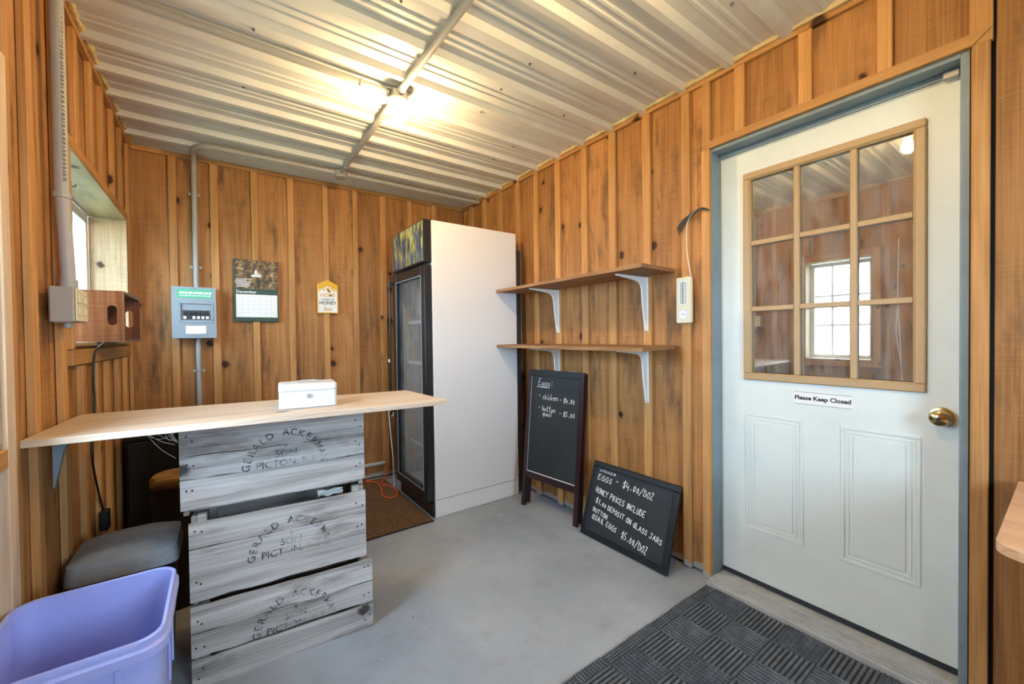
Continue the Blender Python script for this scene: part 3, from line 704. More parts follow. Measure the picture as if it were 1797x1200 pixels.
def crate(loc, rz, x0, x1, hgt, planks, cz, label, seed, warp=.003):
    rng = random.Random(seed); D = .36; T = .011
    t = thing('wooden_crate', label, 'crate', loc, rz, group='stacked stencilled apple crates')
    for (z0, z1) in planks: ob('front_slat', plank(x0, x1, z0, z1, 0, T, rng, warp), 'crate_wood', t)
    for (z0, z1) in ((.012, .12), (.125, hgt-.01)): ob('back_slat', plank(x0, x1, z0, z1, D-T, D, rng, .001), 'crate_wood', t)
    for xa, xb in ((x0+.006, x0+.022), (x1-.022, x1-.006)):
        for z0, z1 in ((0.001, hgt*.48), (hgt*.5, hgt-.002)): ob('end_board', box(xa, xb, T+.0005, D-T-.0005, z0, z1, .002), 'crate_wood_end', t)
    for xa, xb in ((x0+.0225, x0+.05), (x1-.05, x1-.0225)):
        for ya, yb in ((T+.0005, T+.03), (D-T-.03, D-T-.0005)): ob('corner_post', box(xa, xb, ya, yb, .014, hgt-.001, .002), 'crate_wood', t)
    for k in range(4):
        ya = T+.034+k*.075; ob('bottom_slat', box(x0+.0225, x1-.0225, ya, ya+.066, .002, .0125), 'crate_wood', t)
    bm = bmesh.new()
    for (z0, z1) in planks:
        for xa in (x0+.016, x0+.034, x1-.034, x1-.016):
            zc = z0+(z1-z0)*rng.uniform(.25, .75); lathe((xa+rng.uniform(-.004, .004), -.0016, zc), [(.0032, 0), (.0032, .002)], 6, 'y', bm)
    ob('nail_heads', bm, 'ink', t, kind='stuff')
    cx = (x0+x1)/2+.018; yy = -.0022; st = lambda b_: ob('stencil', b_, 'stencil_worn', t, label='faded black stencilled lettering')
    for b_ in arc_text('GERALD ACKERMAN', cx, cz, .128, PI*.97, PI*.03, .036, yy): st(b_)
    for s_, sz, dz in (('&', .022, .078), ('SON', .036, .050), ('PICTON, R.3', .036, .014)): st(text_bm(s_, sz, frame_mat((cx, yy, cz+dz), (1, 0, 0), (0, 0, 1))))
    return t
rz = math.radians(-5)
P0 = Vector((.503, 1.724, 0))
crate(P0, rz, -.603, .0, .284, [(.0, .098), (.108, .192), (.194, .284)], .105, 'weathered stencilled apple crate standing on the floor, lowest of its stack', 3, .004)
crate(P0+Vector((0, 0, .2875)), rz, -.603, -.022, .312, [(.018, .198), (.2, .288)], .105, 'weathered stencilled apple crate between two others in the stack', 4, .0035)
crate(P0+Vector((0, 0, .603)), rz, -.623, -.024, .318, [(.022, .125), (.128, .205), (.208, .310)], .125, 'weathered stencilled apple crate right under the counter board, topmost of its stack', 5, .003)
t = thing('plastic_scrap', 'crumpled clear plastic film caught between the two upper crates', 'plastic film', (.33, 1.735, .60))
rng = random.Random(2); bm = bmesh.new()
rows_ = [[bm.verts.new((.30+.011*i+rng.uniform(-.002, .002), 1.7215-.0009*i+rng.uniform(-.004, .002), .594+.008*j+.003*math.sin(i*1.3)+rng.uniform(-.003, .003))) for i in range(9)] for j in range(4)]
for j in range(3):
    for i in range(8): bm.faces.new((rows_[j][i], rows_[j][i+1], rows_[j+1][i+1], rows_[j+1][i]))
bmesh.ops.solidify(bm, geom=bm.faces[:], thickness=.0006)
ob('film', bm, 'film', t, world=True)

CT = .945
t = thing('counter_board', 'pale wooden counter board laid over the stacked crates', 'counter', (.17, 1.82, CT-.02))
quad = [(-.440, 1.645), (.776, 1.547), (.756, 1.968), (-.412, 2.11)]
bm = poly_prism([(x, y, CT-.02) for x, y in quad], (0, 0, .02)); bmesh.ops.bevel(bm, geom=bm.edges[:], offset=.0015, segments=1, affect='EDGES')
ob('board', bm, 'counter_wood', t, world=True)
bm = poly_prism([(XL+.0205, 1.89, .9245), (XL+.22, 1.89, .9245), (XL+.22, 1.89, .918), (XL+.06, 1.89, .90), (XL+.045, 1.89, .86), (XL+.023, 1.89, .745), (XL+.0205, 1.89, .745)], (0, .022, 0))
ob('bracket', bm, 'panel_grey', t, world=True, label='grey metal wall bracket')

# ------------------------------------------------------------------ cash box
a = math.radians(-6)
t = thing('cash_box', 'small white metal cash box with a key lock on the counter', 'cash box', (.274, 1.715, CT), a)
w2, dp, hb = .1, .15, .092
ob('body', loft([rrect(0, dp/2, w2-.003, dp/2-.003, .012, .0005), rrect(0, dp/2, w2, dp/2, .012, .003), rrect(0, dp/2, w2, dp/2, .012, .066)]), 'box_white', t, smooth=True)
ob('lid', loft([rrect(0, dp/2, w2+.001, dp/2+.001, .012, .0675), rrect(0, dp/2, w2+.001, dp/2+.001, .012, hb-.006), rrect(0, dp/2, w2-.003, dp/2-.003, .011, hb-.001), rrect(0, dp/2, w2-.006, dp/2-.006, .01, hb)]), 'box_white', t, smooth=True)
lk = ob('lock', lathe((0, -.007, .046), [(.0, 0), (.007, 0), (.0085, .003), (.0085, .0075)], 16, 'y'), 'galvanized', t, smooth=True)
ob('keyway', box(-.0008, .0008, -.0078, -.0068, .041, .051), 'ink', lk)
ob('handle', tube(smooth_path([(-.035, .06, hb), (-.033, .06, hb+.006), (0, .06, hb+.008), (.033, .06, hb+.006), (.035, .06, hb)], 4), .003, 6), 'galvanized', t)

# ------------------------------------------------------------------ under the counter
tb = .55
t = thing('storage_tote', 'open lavender plastic tote in front of the black lidded bin', 'tote', (-.272, 1.38, 0))
hx, hy = .160, .180
R_ = [rrect(0, 0, hx*.84, hy*.86, .04, .001), rrect(0, 0, hx*.85, hy*.87, .04, .01), rrect(0, 0, hx*.955, hy*.965, .045, tb-.06), rrect(0, 0, hx*.955, hy*.965, .045, tb-.045), rrect(0, 0, hx*1.03, hy*1.03, .05, tb-.043), rrect(0, 0, hx*1.03, hy*1.03, .05, tb-.024), rrect(0, 0, hx*.995, hy*.995, .05, tb-.019), rrect(0, 0, hx*1.0, hy*1.0, .05, tb-.004), rrect(0, 0, hx*.985, hy*.985, .05, tb),
      rrect(0, 0, hx*.94, hy*.95, .045, tb-.003), rrect(0, 0, hx*.93, hy*.945, .045, tb-.03), rrect(0, 0, hx*.83, hy*.85, .04, .014)]
ob('shell', loft(R_), 'lavender', t, smooth=True)
for k in (-1, 0, 1):
    ob('rib', box(k*.08-.006, k*.08+.006, -hy*.975, -hy*.955, .34, tb-.05, .002), 'lavender', t)
ob('rib', box(hx*.945, hx*.975, -.03, -.018, .34, tb-.05, .002), 'lavender', t); ob('rib', box(hx*.945, hx*.975, .05, .062, .34, tb-.05, .002), 'lavender', t)
lz = .505
t = thing('lidded_bin', 'black plastic bin with a dusty grey domed lid under the counter', 'bin', (-.278, 2.01, 0))
hx, hy = .140, .125
ob('body', loft([rrect(0, 0, hx*.8, hy*.85, .03, .001), rrect(0, 0, hx*.95, hy*.96, .04, lz-.09)]), 'black_plastic', t, smooth=True)
ob('lid', loft([rrect(0, 0, hx*.96, hy*.97, .03, lz-.089), rrect(0, 0, hx*1.04, hy*1.04, .032, lz-.088), rrect(0, 0, hx*1.04, hy*1.04, .032, lz-.074), rrect(0, 0, hx*1.0, hy*.99, .03, lz-.028), rrect(0, 0, hx*.93, hy*.92, .03, lz-.022), rrect(0, 0, hx*.6, hy*.75, .03, lz-.006), rrect(0, 0, hx*.3, hy*.4, .02, lz)]), 'dusty_lid', t, smooth=True)
t = thing('wooden_stump', 'tan wooden stump with a round hole in its top behind the crates', 'stump', (-.165, 2.46, 0))
def sring(r, z, k=0.): return [Vector(((r+.012*noise.noise(Vector((math.cos(q)*2, math.sin(q)*2, 5))))*math.cos(q), (r+.012*noise.noise(Vector((math.cos(q)*2, math.sin(q)*2, 5))))*math.sin(q), z)) for q in [2*PI*i/28 for i in range(28)]]
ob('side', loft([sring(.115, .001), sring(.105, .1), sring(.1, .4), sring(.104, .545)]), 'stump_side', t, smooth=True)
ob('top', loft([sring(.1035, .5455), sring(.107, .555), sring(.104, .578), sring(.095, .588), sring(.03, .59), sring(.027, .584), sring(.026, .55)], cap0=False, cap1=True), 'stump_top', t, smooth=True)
t = thing('black_cabinet', 'low black plastic cabinet in the dark corner behind the crates', 'cabinet', (-.1, 3.13, 0))
ob('body', box(-.405, .16, 2.87, 3.44, .02, .68, .01, seg=2), 'black_plastic', t, world=True)
ob('top', box(-.413, .168, 2.86, 3.448, .681, .71, .008, seg=2), 'black_plastic', t, world=True)
for x0, x1 in ((-.395, -.126), (-.119, .15)):
    dd = ob('door', box(x0, x1, 2.855, 2.8695, .04, .66, .004), 'black_plastic', t, world=True)
    ob('handle', box((-.15 if x0 < -.2 else -.105), (-.14 if x0 < -.2 else -.095), 2.843, 2.8548, .45, .55, .003), 'panel_dark', dd, world=True)
ob('plinth', box(-.38, .14, 2.9, 3.42, .0, .0195), 'black_plastic', t, world=True)
t = thing('cobweb', 'pale dusty cobweb strands hanging below the counter board', 'cobweb', (-.13, 1.80, .86), kind='stuff')
bm = bmesh.new(); rng = random.Random(4)
for k in range(9):
    x = -.22+.08*rng.random(); a = Vector((x, 1.72+.1*rng.random(), .9235)); b = Vector((-.135+.02*rng.random(), 1.79+.02*rng.random(), .80+.11*rng.random()))
    m_ = (a+b)/2-Vector((0, 0, .03*rng.random())); tube(smooth_path([a, m_, b], 5), .0006, 4, bm)
ob('strands', bm, 'web', t, world=True, kind='stuff')

# ------------------------------------------------------------------ electrics
def strap(p, r, ax, par, nm='strap'):
    """pipe strap round a vertical ('z') or x/y run; p centre"""
    bm = lathe(Vector(p)-{'z': Vector((0, 0, .007)), 'x': Vector((.007, 0, 0)), 'y': Vector((0, .007, 0))}[ax], [(r, 0), (r+.003, .001), (r+.003, .013), (r, .014)], 12, ax)
    if ax == 'z' and p[1] > 3: box(p[0]-.032, p[0]+.032, p[1]+r*.6, p[1]+r+.002, p[2]-.008, p[2]+.008, 0, bm)
    ob(nm, bm, 'galvanized', par, world=True, smooth=False)
# breaker panel
t = thing('breaker_panel', 'grey electrical breaker panel with green label on the back wall', 'breaker panel', (-.128, YB-.0205, 1.222))
y1, y0 = YB-.0205, YB-.105
ob('box', box(-.242, -.017, y0+.012, y1, 1.224, 1.556, .004), 'panel_grey', t, world=True)
cv = bmesh.new()
for (a0, a1, z0, z1) in rects_minus((-.246, -.013, 1.221, 1.559), [(-.198, -.042, 1.338, 1.448)]): box(a0, a1, y0, y0+.0115, z0, z1, 0, cv)
ob('cover', cv, 'panel_grey', t, world=True)
for b_ in (box(-.21, -.03, y0-.003, y0-.0003, 1.448, 1.462, .002), box(-.21, -.03, y0-.003, y0-.0003, 1.322, 1.336, .002), box(-.212, -.2, y0-.003, y0-.0003, 1.3365, 1.4475, .002), box(-.04, -.028, y0-.003, y0-.0003, 1.3365, 1.4475, .002)): ob('bezel', b_, 'panel_grey', t, world=True)
ob('recess', box(-.1975, -.0425, y0+.0075, y0+.0115, 1.3385, 1.4475), 'panel_grey', t, world=True)
for k in range(6):
    xx = -.190+k*.0235
    br = ob('breaker', box(xx, xx+.0215, y0-.001, y0+.007, 1.345, 1.405, .001), 'panel_dark', t, world=True)
    ob('switch', box(xx+.005, xx+.0165, y0-.007, y0-.0012, 1.376, 1.39, .001), 'ink', br, world=True)
    if k != 1: ob('rating_label', box(xx+.003, xx+.0185, y0-.0018, y0-.0011, 1.348, 1.366), 'paper', br, world=True)
ob('green_label', box(-.216, -.034, y0-.0008, y0+.0003, 1.485, 1.545), 'green_label', t, world=True, label='green printed label')
bm = bmesh.new(); rng = random.Random(9)
for zz, hh in ((1.52, .014), (1.502, .006)):
    x = -.205
    while x < -.05:
        w = rng.uniform(.006, .022); box(x, x+w, y0-.0013, y0-.0009, zz-hh/2, zz+hh/2, 0, bm); x += w+.004
ob('label_print', bm, 'paper', t, world=True)
ob('white_label', box(-.176, -.070, y0-.0008, y0+.0003, 1.250, 1.302), 'paper', t, world=True)
for z in (1.236, 1.549): ob('screw', lathe((-.128, y0-.003, z), [(.005, 0), (.005, .003)], 10, 'y'), 'screw', t, world=True)
# conduits on the back wall and ceiling
px = -.118
zc = ZC-.0285
t = thing('wall_conduit', 'grey plastic conduit rising from the breaker panel and bending along ceiling', 'conduit', (px, YB-.04, 1.56))
path = [(px, YB-.042, 1.5595), (px, YB-.042, 2.30)]+smooth_path([(px, YB-.042, 2.34), (px, YB-.055, 2.395), (px, YB-.12, zc-.004), (px+.006, YB-.23, zc-.008), (px+.05, YB-.305, zc-.008), (px+.14, YB-.328, zc-.008)], 6)+[(.70, 3.188, zc-.008)]
ob('pipe', tube(path, .0155, 12), 'pvc', t, world=True, smooth=True)
ob('coupling', tube([(px+.16, YB-.3285, zc-.008), (px+.215, YB-.33, zc-.008)], .0185, 12), 'pvc', t, world=True, smooth=True)
for z in (1.70, 2.19): strap((px, YB-.042, z), .0157, 'z', t)
strap((.25, 3.1935, zc-.008), .0157, 'x', t)
t = thing('lower_conduit', 'grey plastic conduit dropping from the breaker panel behind the counter', 'conduit', (px+.005, YB-.042, .14))
ob('pipe', tube([(px+.004, YB-.042, 1.2195), (px+.004, YB-.042, .25)]+smooth_path([(px+.004, YB-.042, .22), (px+.02, YB-.042, .155), (px+.09, YB-.042, .135)], 5)+[(1.14, YB-.042, .135)], .0155, 12), 'pvc', t, world=True, smooth=True)
strap((px+.004, YB-.042, 1.0), .0157, 'z', t)
t = thing('junction_box', 'round grey conduit junction box under the ceiling beside the back wall', 'junction box', (.75, 3.185, ZC-.065))
ob('body', lathe((.75, 3.185, ZC-.068), [(.03, 0), (.041, .003), (.043, .010), (.043, .044)], 20), 'pvc', t, world=True, smooth=True)
ob('cover', lathe((.75, 3.185, ZC-.073), [(.036, 0), (.045, .0015), (.045, .0048)], 20), 'pvc', t, world=True, smooth=True)
def hub(c, ax, s_, par, r=.0195): ob('hub', lathe(Vector(c), [(r, 0), (r, .02*s_)], 12, ax), 'pvc', par, world=True)
hub((.7065, 3.187, zc-.008), 'x', -1, t); hub((.7935, 3.185, zc-.008), 'x', 1, t); hub((.75, 3.1415, zc-.008), 'y', -1, t)
t = thing('corner_conduit', 'grey conduit on ceiling from junction box to the corner over fridge', 'conduit', (1.35, 3.19, zc))
ob('pipe', tube([(.814, 3.185, zc-.008), (XR-.024, 3.185, zc-.008)], .015, 12), 'pvc', t, world=True, smooth=True); strap((1.05, 3.185, zc-.008), .0152, 'x', t)
t = thing('lamp_feed_conduit', 'grey ceiling conduit between the junction box and the bare bulb', 'conduit', (.75, 2.6, zc))
ob('pipe', tube([(.75, 3.121, zc-.008), (.75, 2.068, zc-.008)], .0155, 12), 'pvc', t, world=True, smooth=True); strap((.75, 3.03, zc-.008), .0157, 'y', t)
t = thing('overhead_conduit', 'grey ceiling conduit running from the bare bulb toward the second bulb', 'conduit', (.755, 1.3, zc))
ob('pipe', tube([(.75, 1.932, zc-.008), (.757, .668, zc-.008)], .0155, 12), 'pvc', t, world=True, smooth=True); strap((.7545, 1.1, zc-.008), .0157, 'y', t)
t = thing('rear_conduit', 'grey ceiling conduit running from the second bulb to the rear wall', 'conduit', (.757, -.3, zc))
ob('pipe', tube([(.757, .532, zc-.008), (.757, YF+.002, zc-.008)], .0155, 12), 'pvc', t, world=True, smooth=True)
t = thing('side_conduit', 'grey ceiling conduit running from the bare bulb to the small-window wall', 'conduit', (.15, 1.99, zc))
ob('pipe', tube([(.682, 1.998, zc-.008), (XL+.026, 1.985, zc-.008)], .0155, 12), 'pvc', t, world=True, smooth=True); strap((.57, 1.9965, zc-.008), .0157, 'x', t)
# lamp
def lamp(lx, ly, label):
    t = thing('bulb_fixture', label, 'light', (lx, ly, ZC-.06), group='bare bulbs on the ceiling conduit')
    ob('box', lathe((lx, ly, ZC-.066), [(.046, 0), (.048, .004), (.048, .040)], 8, 'z'), 'galvanized', t, world=True)
    for c, ax, s_ in (((lx, ly-.0485, zc-.008), 'y', -1), ((lx, ly+.0485, zc-.008), 'y', 1), ((lx-.0485, ly, zc-.008), 'x', -1))[:3 if ly > 1 else 2]: hub(c, ax, s_, t)
    for sx in (-1, 1): ob('lug', box(lx+sx*.05-.012, lx+sx*.05+.012, ly+.02*sx-.01, ly+.02*sx+.01, ZC-.036, ZC-.027, .002), 'galvanized', t, world=True)
    ob('holder', lathe((lx, ly, ZC-.104), [(.020, 0), (.024, .004), (.026, .014), (.046, .022), (.054, .030), (.054, .0375)], 24), 'porcelain', t, world=True, smooth=True)
    ob('bulb', lathe((lx, ly, ZC-.190), [(0, -.0005), (.012, .001), (.022, .008), (.029, .022), (.0295, .036), (.025, .054), (.017, .070), (.0135, .080), (.0135, .0855)], 20), 'bulb_glow', t, world=True, smooth=True, label='warm glowing bulb')
lamp(.75, 2.0, 'bare glowing bulb in a porcelain ceiling holder where three conduits meet')
lamp(.757, .6, 'bare glowing bulb above the rubber mat, mirrored in the door glass')
# outlet box on the left wall, conduit above it
t = thing('outlet_box', 'grey electrical outlet box on the wall beside the small window', 'outlet', (XL+.02, 1.965, 1.272))
ob('box', box(XL+.0205, XL+.078, 1.892, 2.038, 1.272, 1.386, .004), 'box_grey', t, world=True)
pl = ob('face_plate', box(XL+.0785, XL+.082, 1.896, 2.034, 1.276, 1.382, .002), 'cream', t, world=True)
for yy in (1.93, 2.0):
    for zz in (1.31, 1.348): ob('socket', box(XL+.0822, XL+.086, yy-.016, yy+.016, zz-.013, zz+.013, .003), 'cream', pl, world=True)
ob('knockout', lathe((XL+.05, 1.95, 1.255), [(.012, 0), (.012, .0165)], 12), 'pvc', t, world=True)
t = thing('side_wall_conduit', 'thick grey plastic conduit rising from the outlet box to the ceiling', 'conduit', (XL+.05, 1.965, 1.387))
cx = XL+.044
ob('pipe', tube([(cx+.006, 1.972, 1.3865), (cx+.005, 1.972, 1.44)]+smooth_path([(cx+.004, 1.972, 1.47), (cx-.001, 1.972, 1.62), (cx-.004, 1.972, 1.70)], 4)+[(cx-.004, 1.966, ZC-.03)], .0185, 14), 'pvc', t, world=True, smooth=True)
ob('socket_collar', tube([(cx+.006, 1.972, 1.387), (cx+.006, 1.972, 1.415)], .0225, 14), 'pvc', t, world=True, smooth=True)
ob('strap', lathe((cx-.004, 1.972, 1.685), [(.0187, 0), (.0225, .001), (.0225, .017), (.0187, .018)], 14), 'pvc', t, world=True)
bm = bmesh.new(); rng = random.Random(6); z = 1.74
while z < 2.30:
    w = rng.uniform(.004, .011); a = math.radians(-50); c_ = Vector((cx-.004, 1.969, z)); n_ = Vector((math.cos(a), math.sin(a), 0)); t_ = Vector((-n_.y, n_.x, 0))
    p = c_+n_*.0187; poly_prism([p-t_*.004, p+t_*.004, p+t_*.004+Vector((0, 0, w)), p-t_*.004+Vector((0, 0, w))], n_*.0004, bm); z += w+rng.uniform(.003, .008)
ob('printed_marks', bm, 'faint_print', t, world=True, kind='stuff')
# brown plywood box on the sill
t = thing('plywood_box', 'reddish-brown plywood box with slot handholds lying open on the window sill', 'box', (-.46, 2.72, 1.206))
bx0, bx1, by0, by1, bz0, bz1 = -.572, -.343, 2.50, 2.94, 1.2062, 1.432
def slot_panel(y0, y1):
    n = 32; cxh, czh = -.383, (bz0+bz1)/2+.004; out = []; inn = []
    for i in range(n):
        a = 2*PI*i/n; c, s_ = math.cos(a), math.sin(a)
        inn.append((cxh+.016*c, czh+.016*s_+(.028 if s_ >= 0 else -.028)))
        k = min((((bx1 if c > 0 else bx0)-cxh)/c if abs(c) > 1e-6 else 9), ((bz1 if s_ > 0 else bz0)-czh)/s_ if abs(s_) > 1e-6 else 9)
        out.append((cxh+k*c, czh+k*s_))
    for cxx, czz in ((bx0, bz0), (bx1, bz0), (bx0, bz1), (bx1, bz1)):
        j = min(range(n), key=lambda i: (out[i][0]-cxx)**2+(out[i][1]-czz)**2); out[j] = (cxx, czz)
    bm = bmesh.new(); V = [[bm.verts.new((x, y, z)) for x, z in L] for y in (y0, y1) for L in (out, inn)]
    for i in range(n):
        j = (i+1) % n
        bm.faces.new((V[0][i], V[0][j], V[1][j], V[1][i])); bm.faces.new((V[2][i], V[3][i], V[3][j], V[2][j]))
        bm.faces.new((V[0][i], V[2][i], V[2][j], V[0][j])); bm.faces.new((V[1][i], V[1][j], V[3][j], V[3][i]))
    return bm
ob('side_panel', slot_panel(by0, by0+.011), 'box_ply', t, world=True); ob('side_panel', slot_panel(by1-.011, by1), 'box_ply', t, world=True)
ob('top_panel', box(bx0, bx1, by0+.0112, by1-.0112, bz1-.011, bz1), 'box_ply', t, world=True); ob('bottom_panel', box(bx0, bx1, by0+.0112, by1-.0112, bz0, bz0+.011), 'box_ply', t, world=True)
ob('back_panel', box(bx0, bx0+.010, by0+.0112, by1-.0112, bz0+.0112, bz1-.0112), 'box_ply', t, world=True)
t = thing('power_cord', 'black power cord with adapter hanging down the small-window wall', 'cord', (XL+.03, 2.40, .40))
xc = XL+.027
ob('cable', tube(smooth_path([(xc+.03, 2.42, 1.202), (xc+.006, 2.40, 1.16), (xc, 2.395, 1.05), (xc, 2.40, .93), (xc, 2.34, .80), (xc, 2.35, .70), (xc, 2.44, .55), (xc, 2.50, .47)], 6), .004, 8), 'cord_black', t, world=True, smooth=True)
ob('adapter', box(xc-.006, xc+.022, 2.462, 2.515, .385, .469, .004), 'cord_black', t, world=True)
t = thing('white_cord', 'white cord looped down the wall beside the side window', 'cord', (XL+.03, .86, .8))
ob('strand', tube(smooth_path([(XL+.026, .865, 1.97), (XL+.026, .87, 1.5), (XL+.026, .855, 1.1), (XL+.026, .845, .80)], 6), .0035, 6), 'cord_white', t, world=True)
ob('strand', tube(smooth_path([(XL+.034, .87, 1.40), (XL+.034, .878, 1.2), (XL+.034, .85, .95), (XL+.034, .84, .80)], 6), .0035, 6), 'cord_white', t, world=True)

# ------------------------------------------------------------------ calendar and sign
t = thing('wall_calendar', 'wall calendar open at December with a woodland photo page', 'calendar', (.228, YB-.03, 1.345))
yc = YB-.0285
ob('back_sheet', box(.090, .366, yc, yc+.006, 1.338, 1.782), 'calendar_green', t, world=True)
pg = ob('photo_page', box(.096, .364, yc-.003, yc-.0003, 1.572, 1.780), 'calendar_photo', t, world=True)
bm = bmesh.new()
for k, (ax_, az_) in enumerate(((.226, 1.690), (.212, 1.668), (.242, 1.668))):
    poly_prism([(ax_+.018*math.cos(q)*(.55 if k == 0 else 1), yc-.0034, az_+.018*math.sin(q)*(1.2 if k == 0 else .5)) for q in [2*PI*i/12 for i in range(12)]], (0, .0003, 0), bm)
ob('flower', bm, 'paper', pg, world=True)
bm = bmesh.new(); rng = random.Random(3)
for k in range(8): box(.106, .106+rng.uniform(.06, .105), yc-.0034, yc-.0031, 1.585+k*.008, 1.588+k*.008, 0, bm)
ob('caption', bm, 'paper', pg, world=True)
mp = ob('month_page', box(.096, .364, yc-.0028, yc-.0003, 1.342, 1.5705), 'calendar_green', t, world=True)
ob('date_grid', box(.102, .358, yc-.0034, yc-.0029, 1.368, 1.532), 'paper', mp, world=True)
bm = bmesh.new()
for k in range(6): box(.104, .356, yc-.0037, yc-.0035, 1.371+k*.029, 1.3716+k*.029, 0, bm)
for k in range(8): box(.104+k*.0359, .1046+k*.0359, yc-.0037, yc-.0035, 1.371, 1.517, 0, bm)
ob('grid_lines', bm, 'panel_grey', mp, world=True)
MT = frame_mat((.103, yc-.0036, 1.550), (1, 0, 0), (0, 0, 1))
ob('month_name', text_bm('December', .029, MT, align='LEFT'), 'paper', mp, world=True)
ob('pin', lathe((.228, yc-.005, 1.350), [(.003, 0), (.003, .003)], 8, 'y'), 'screw', t, world=True)
t = thing('honey_sign', 'yellow-edged wooden sign with honey bee lettering on back wall', 'sign', (.708, YB-.03, 1.408))
ys_ = YB-.0335
def house(x0, x1, z0, z1, zt): return [(x0, z0), (x1, z0), (x1, z1), ((x0+x1)/2+.012, zt-.003), ((x0+x1)/2, zt), ((x0+x1)/2-.012, zt-.003), (x0, z1)]
ob('board', poly_prism([(x, ys_, z) for x, z in house(.631, .785, 1.408, 1.634, 1.670)], (0, .013, 0)), 'yellow', t, world=True)
ob('face', poly_prism([(x, ys_-.0008, z) for x, z in house(.638, .778, 1.415, 1.606, 1.606)], (0, .0007, 0)), 'paper', t, world=True)
bm = bmesh.new()
for k, (xx, w, L) in enumerate(((.642, .012, .030), (.660, .010, .018), (.676, .010, .026), (.735, .010, .020), (.750, .011, .038), (.766, .011, .026))):
    poly_prism([(xx, ys_-.0012, 1.607), (xx+w, ys_-.0012, 1.607), (xx+w*.9, ys_-.0012, 1.607-L*.8), (xx+w*.5, ys_-.0012, 1.607-L), (xx+w*.1, ys_-.0012, 1.607-L*.8)], (0, .0003, 0), bm)
ob('drip', bm, 'yellow', t, world=True)
bm = bmesh.new()
for q in range(3):
    zz = 1.596-q*.008; xx = .709+q*.006
    poly_prism([(xx+.012*math.cos(u_), ys_-.0016, zz+.008*math.sin(u_)) for u_ in [2*PI*i/12 for i in range(12)]], (0, .0003, 0), bm)
ob('bee_body', bm, 'gold_ink', t, world=True)
bm = bmesh.new()
for xx, zz in ((.69, 1.607), (.705, 1.616), (.725, 1.612)): poly_prism([(xx+.009*math.cos(u_), ys_-.002, zz+.006*math.sin(u_)) for u_ in [2*PI*i/12 for i in range(12)]], (0, .0003, 0), bm)
ob('bee_wing', bm, 'paper', t, world=True)
F_ = lambda z: frame_mat((.708, ys_-.0014, z), (1, 0, 0), (0, 0, 1))
ob('lettering', text_bm('HOME', .038, F_(1.550)), 'gold_ink', t, world=True)
ob('lettering', text_bm('is where my', .019, F_(1.518)), 'ink', t, world=True); ob('lettering', text_bm('HONEY', .037, F_(1.489)), 'ink', t, world=True)
ob('lettering', text_bm('Bee', .040, F_(1.440)), 'gold_ink', t, world=True)

# ------------------------------------------------------------------ floor things
t = thing('rubber_mat', 'black ribbed rubber floor mat of basket-weave squares at the door', 'mat', (1.2, .6, 0))
X1, Y1, ts = 1.873, 1.038, .1475
ob('base', box(.40, X1, -.33, Y1, .0005, .005), 'rubber', t, world=True)
tile_m = {}
for kind in (0, 1, 2):
    bm = bmesh.new(); h2 = ts/2-.002
    for k in range(9):
        p = -h2+.004+k*(2*h2-.008)/8
        if kind == 0: box(-h2, h2, p-.0048, p+.0048, 0, .008, .0015, bm)
        elif kind == 1: box(p-.0048, p+.0048, -h2, h2, 0, .008, .0015, bm)
        else:
            box(p-.004, p+.004, -h2, h2, 0, .006, 0, bm)
    if kind == 2:
        for k in range(9):
            p = -h2+.004+k*(2*h2-.008)/8
            for j in range(8): q_ = -h2+.012+j*.0172; box(p-.0035, p+.0035, q_, q_+.008, .006, .0092, 0, bm)
    me = bpy.data.meshes.new('mat_tile'); bm.to_mesh(me); bm.free(); me.materials.append(MATS['rubber']); tile_m[kind] = me
for i in range(9):
    for j in range(9):
        cx_, cy_ = X1-.001-ts*(i+.5), Y1-.048-ts*(j+.5)
        kd = 0 if (i+j) % 2 else (1 if (i//2+j) % 2 else 2)
        o = bpy.data.objects.new('mat_tile', tile_m[kd]); C.objects.link(o); o.parent = t; o.location = (cx_-1.2, cy_-.6, .0052)
for i in range(9):
    cx_ = X1-.001-ts*(i+.5); bm = bmesh.new()
    if i % 2:
        for k in range(10): box(cx_-ts/2+.004+k*.0142, cx_-ts/2+.0125+k*.0142, Y1-.046, Y1-.002, .0052, .0115, 0, bm)
    else:
        for k in range(4): box(cx_-ts/2+.002, cx_+ts/2-.002, Y1-.045+k*.0112, Y1-.038+k*.0112, .0052, .0115, 0, bm)
    ob('mat_border', bm, 'rubber', t, world=True)
t = thing('carpet_mat', 'brown ribbed carpet mat on the floor before the fridge', 'mat', (.8, 2.98, 0))
bm = box(.35, 1.125, 2.475, 3.49, .0005, .004)
for k in range(62): box(.352, 1.123, 2.482+k*.0162, 2.491+k*.0162, .004, .008, 0, bm)
ob('pile', bm, 'carpet_rib', t, world=True); ob('edging', box(.345, 1.125, 2.462, 2.4748, .0005, .007, .002), 'stump_side', t, world=True)
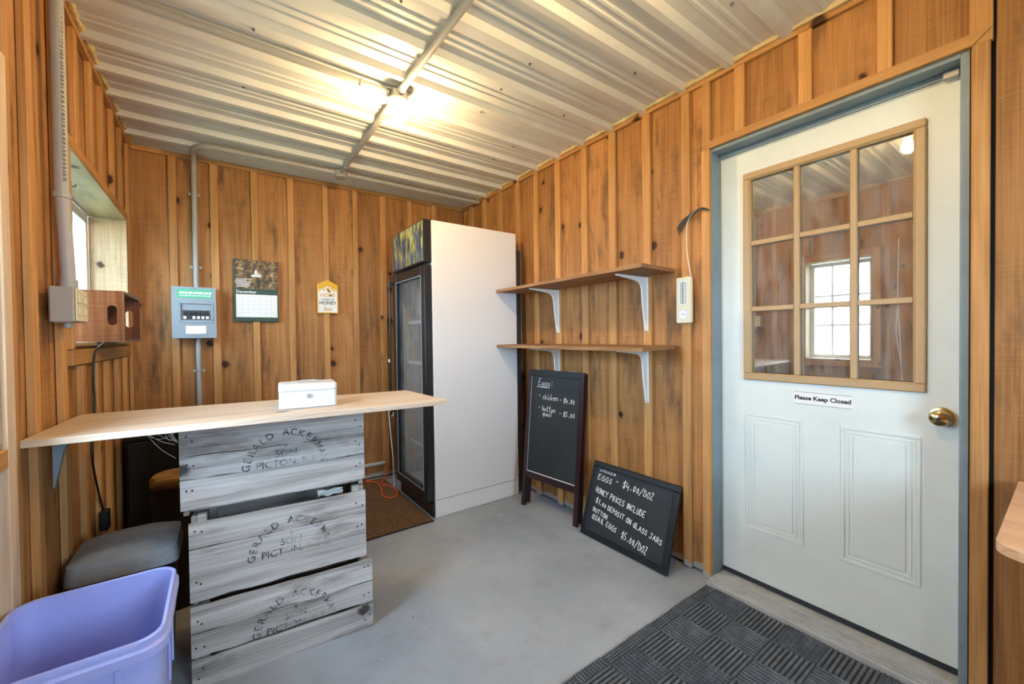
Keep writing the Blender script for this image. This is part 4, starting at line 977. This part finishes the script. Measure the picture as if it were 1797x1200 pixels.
t = thing('orange_cord', 'orange extension cord curled on the brown mat beside fridge', 'cord', (1.03, 3.2, .008))
ob('cable', tube(smooth_path([(.985, 3.44, .0135), (1.03, 3.38, .0135), (1.025, 3.24, .0135), (.985, 3.08, .0135), (1.01, 3.0, .0135), (1.06, 3.0, .0135), (1.092, 3.06, .0135), (1.108, 3.16, .0135), (1.09, 3.26, .0135), (1.06, 3.30, .0135), (1.07, 3.36, .0135), (1.112, 3.42, .0135), (1.17, 3.45, .012)], 6), .005, 8), 'orange_cord', t, world=True, smooth=True)
ob('plug', box(.965, .995, 3.43, 3.475, .0085, .028, .004), 'orange_cord', t, world=True)
t = thing('wire_hook', 'white bent wire hook hanging behind the fridge handle', 'hook', (1.10, 3.2, .3))
ob('wire', tube(smooth_path([(1.088, 3.2, .56), (1.085, 3.2, .615), (1.095, 3.2, .628), (1.115, 3.2, .628), (1.12, 3.2, .615), (1.12, 3.2, .585)], 5)+[(1.105, 3.2, .58)], .004, 6), 'white_metal', t, world=True)
ob('arm', tube([(1.088, 3.2, .565), (1.10, 3.2, .40), (1.112, 3.2, .26)]+[(1.118, 3.2, .012)], .0045, 6), 'white_metal', t, world=True)
t = thing('wall_table', 'pale wooden table leaf with rounded corners fixed beside the door', 'table', (XR-.3, -.35, .735))
def rtab(z, k=0.):
    pts = [(XR-.0215, .104), (1.375+k, .104-k)]
    for i in range(1, 6):
        a = PI/2*i/5; pts.append((1.375+k-.05*math.sin(a), .054-k+.05*math.cos(a)))
    for i in range(6):
        a = PI/2*i/5; pts.append((1.325+k+.05-.05*math.cos(a), -.85-.05*math.sin(a)+k))
    pts.append((XR-.0215, -.90+k)); return [Vector((x, y, z)) for x, y in pts]
ob('leaf', loft([rtab(.733), rtab(.753), rtab(.756, .003)]), 'table_wood', t, world=True)
for yb in (-.08, -.7):
    ob('bracket', poly_prism([(XR-.0215, yb, .7325), (1.50, yb, .7325), (1.50, yb, .715), (XR-.0215, yb, .40)], (0, .03, 0)), 'batten', t, world=True)
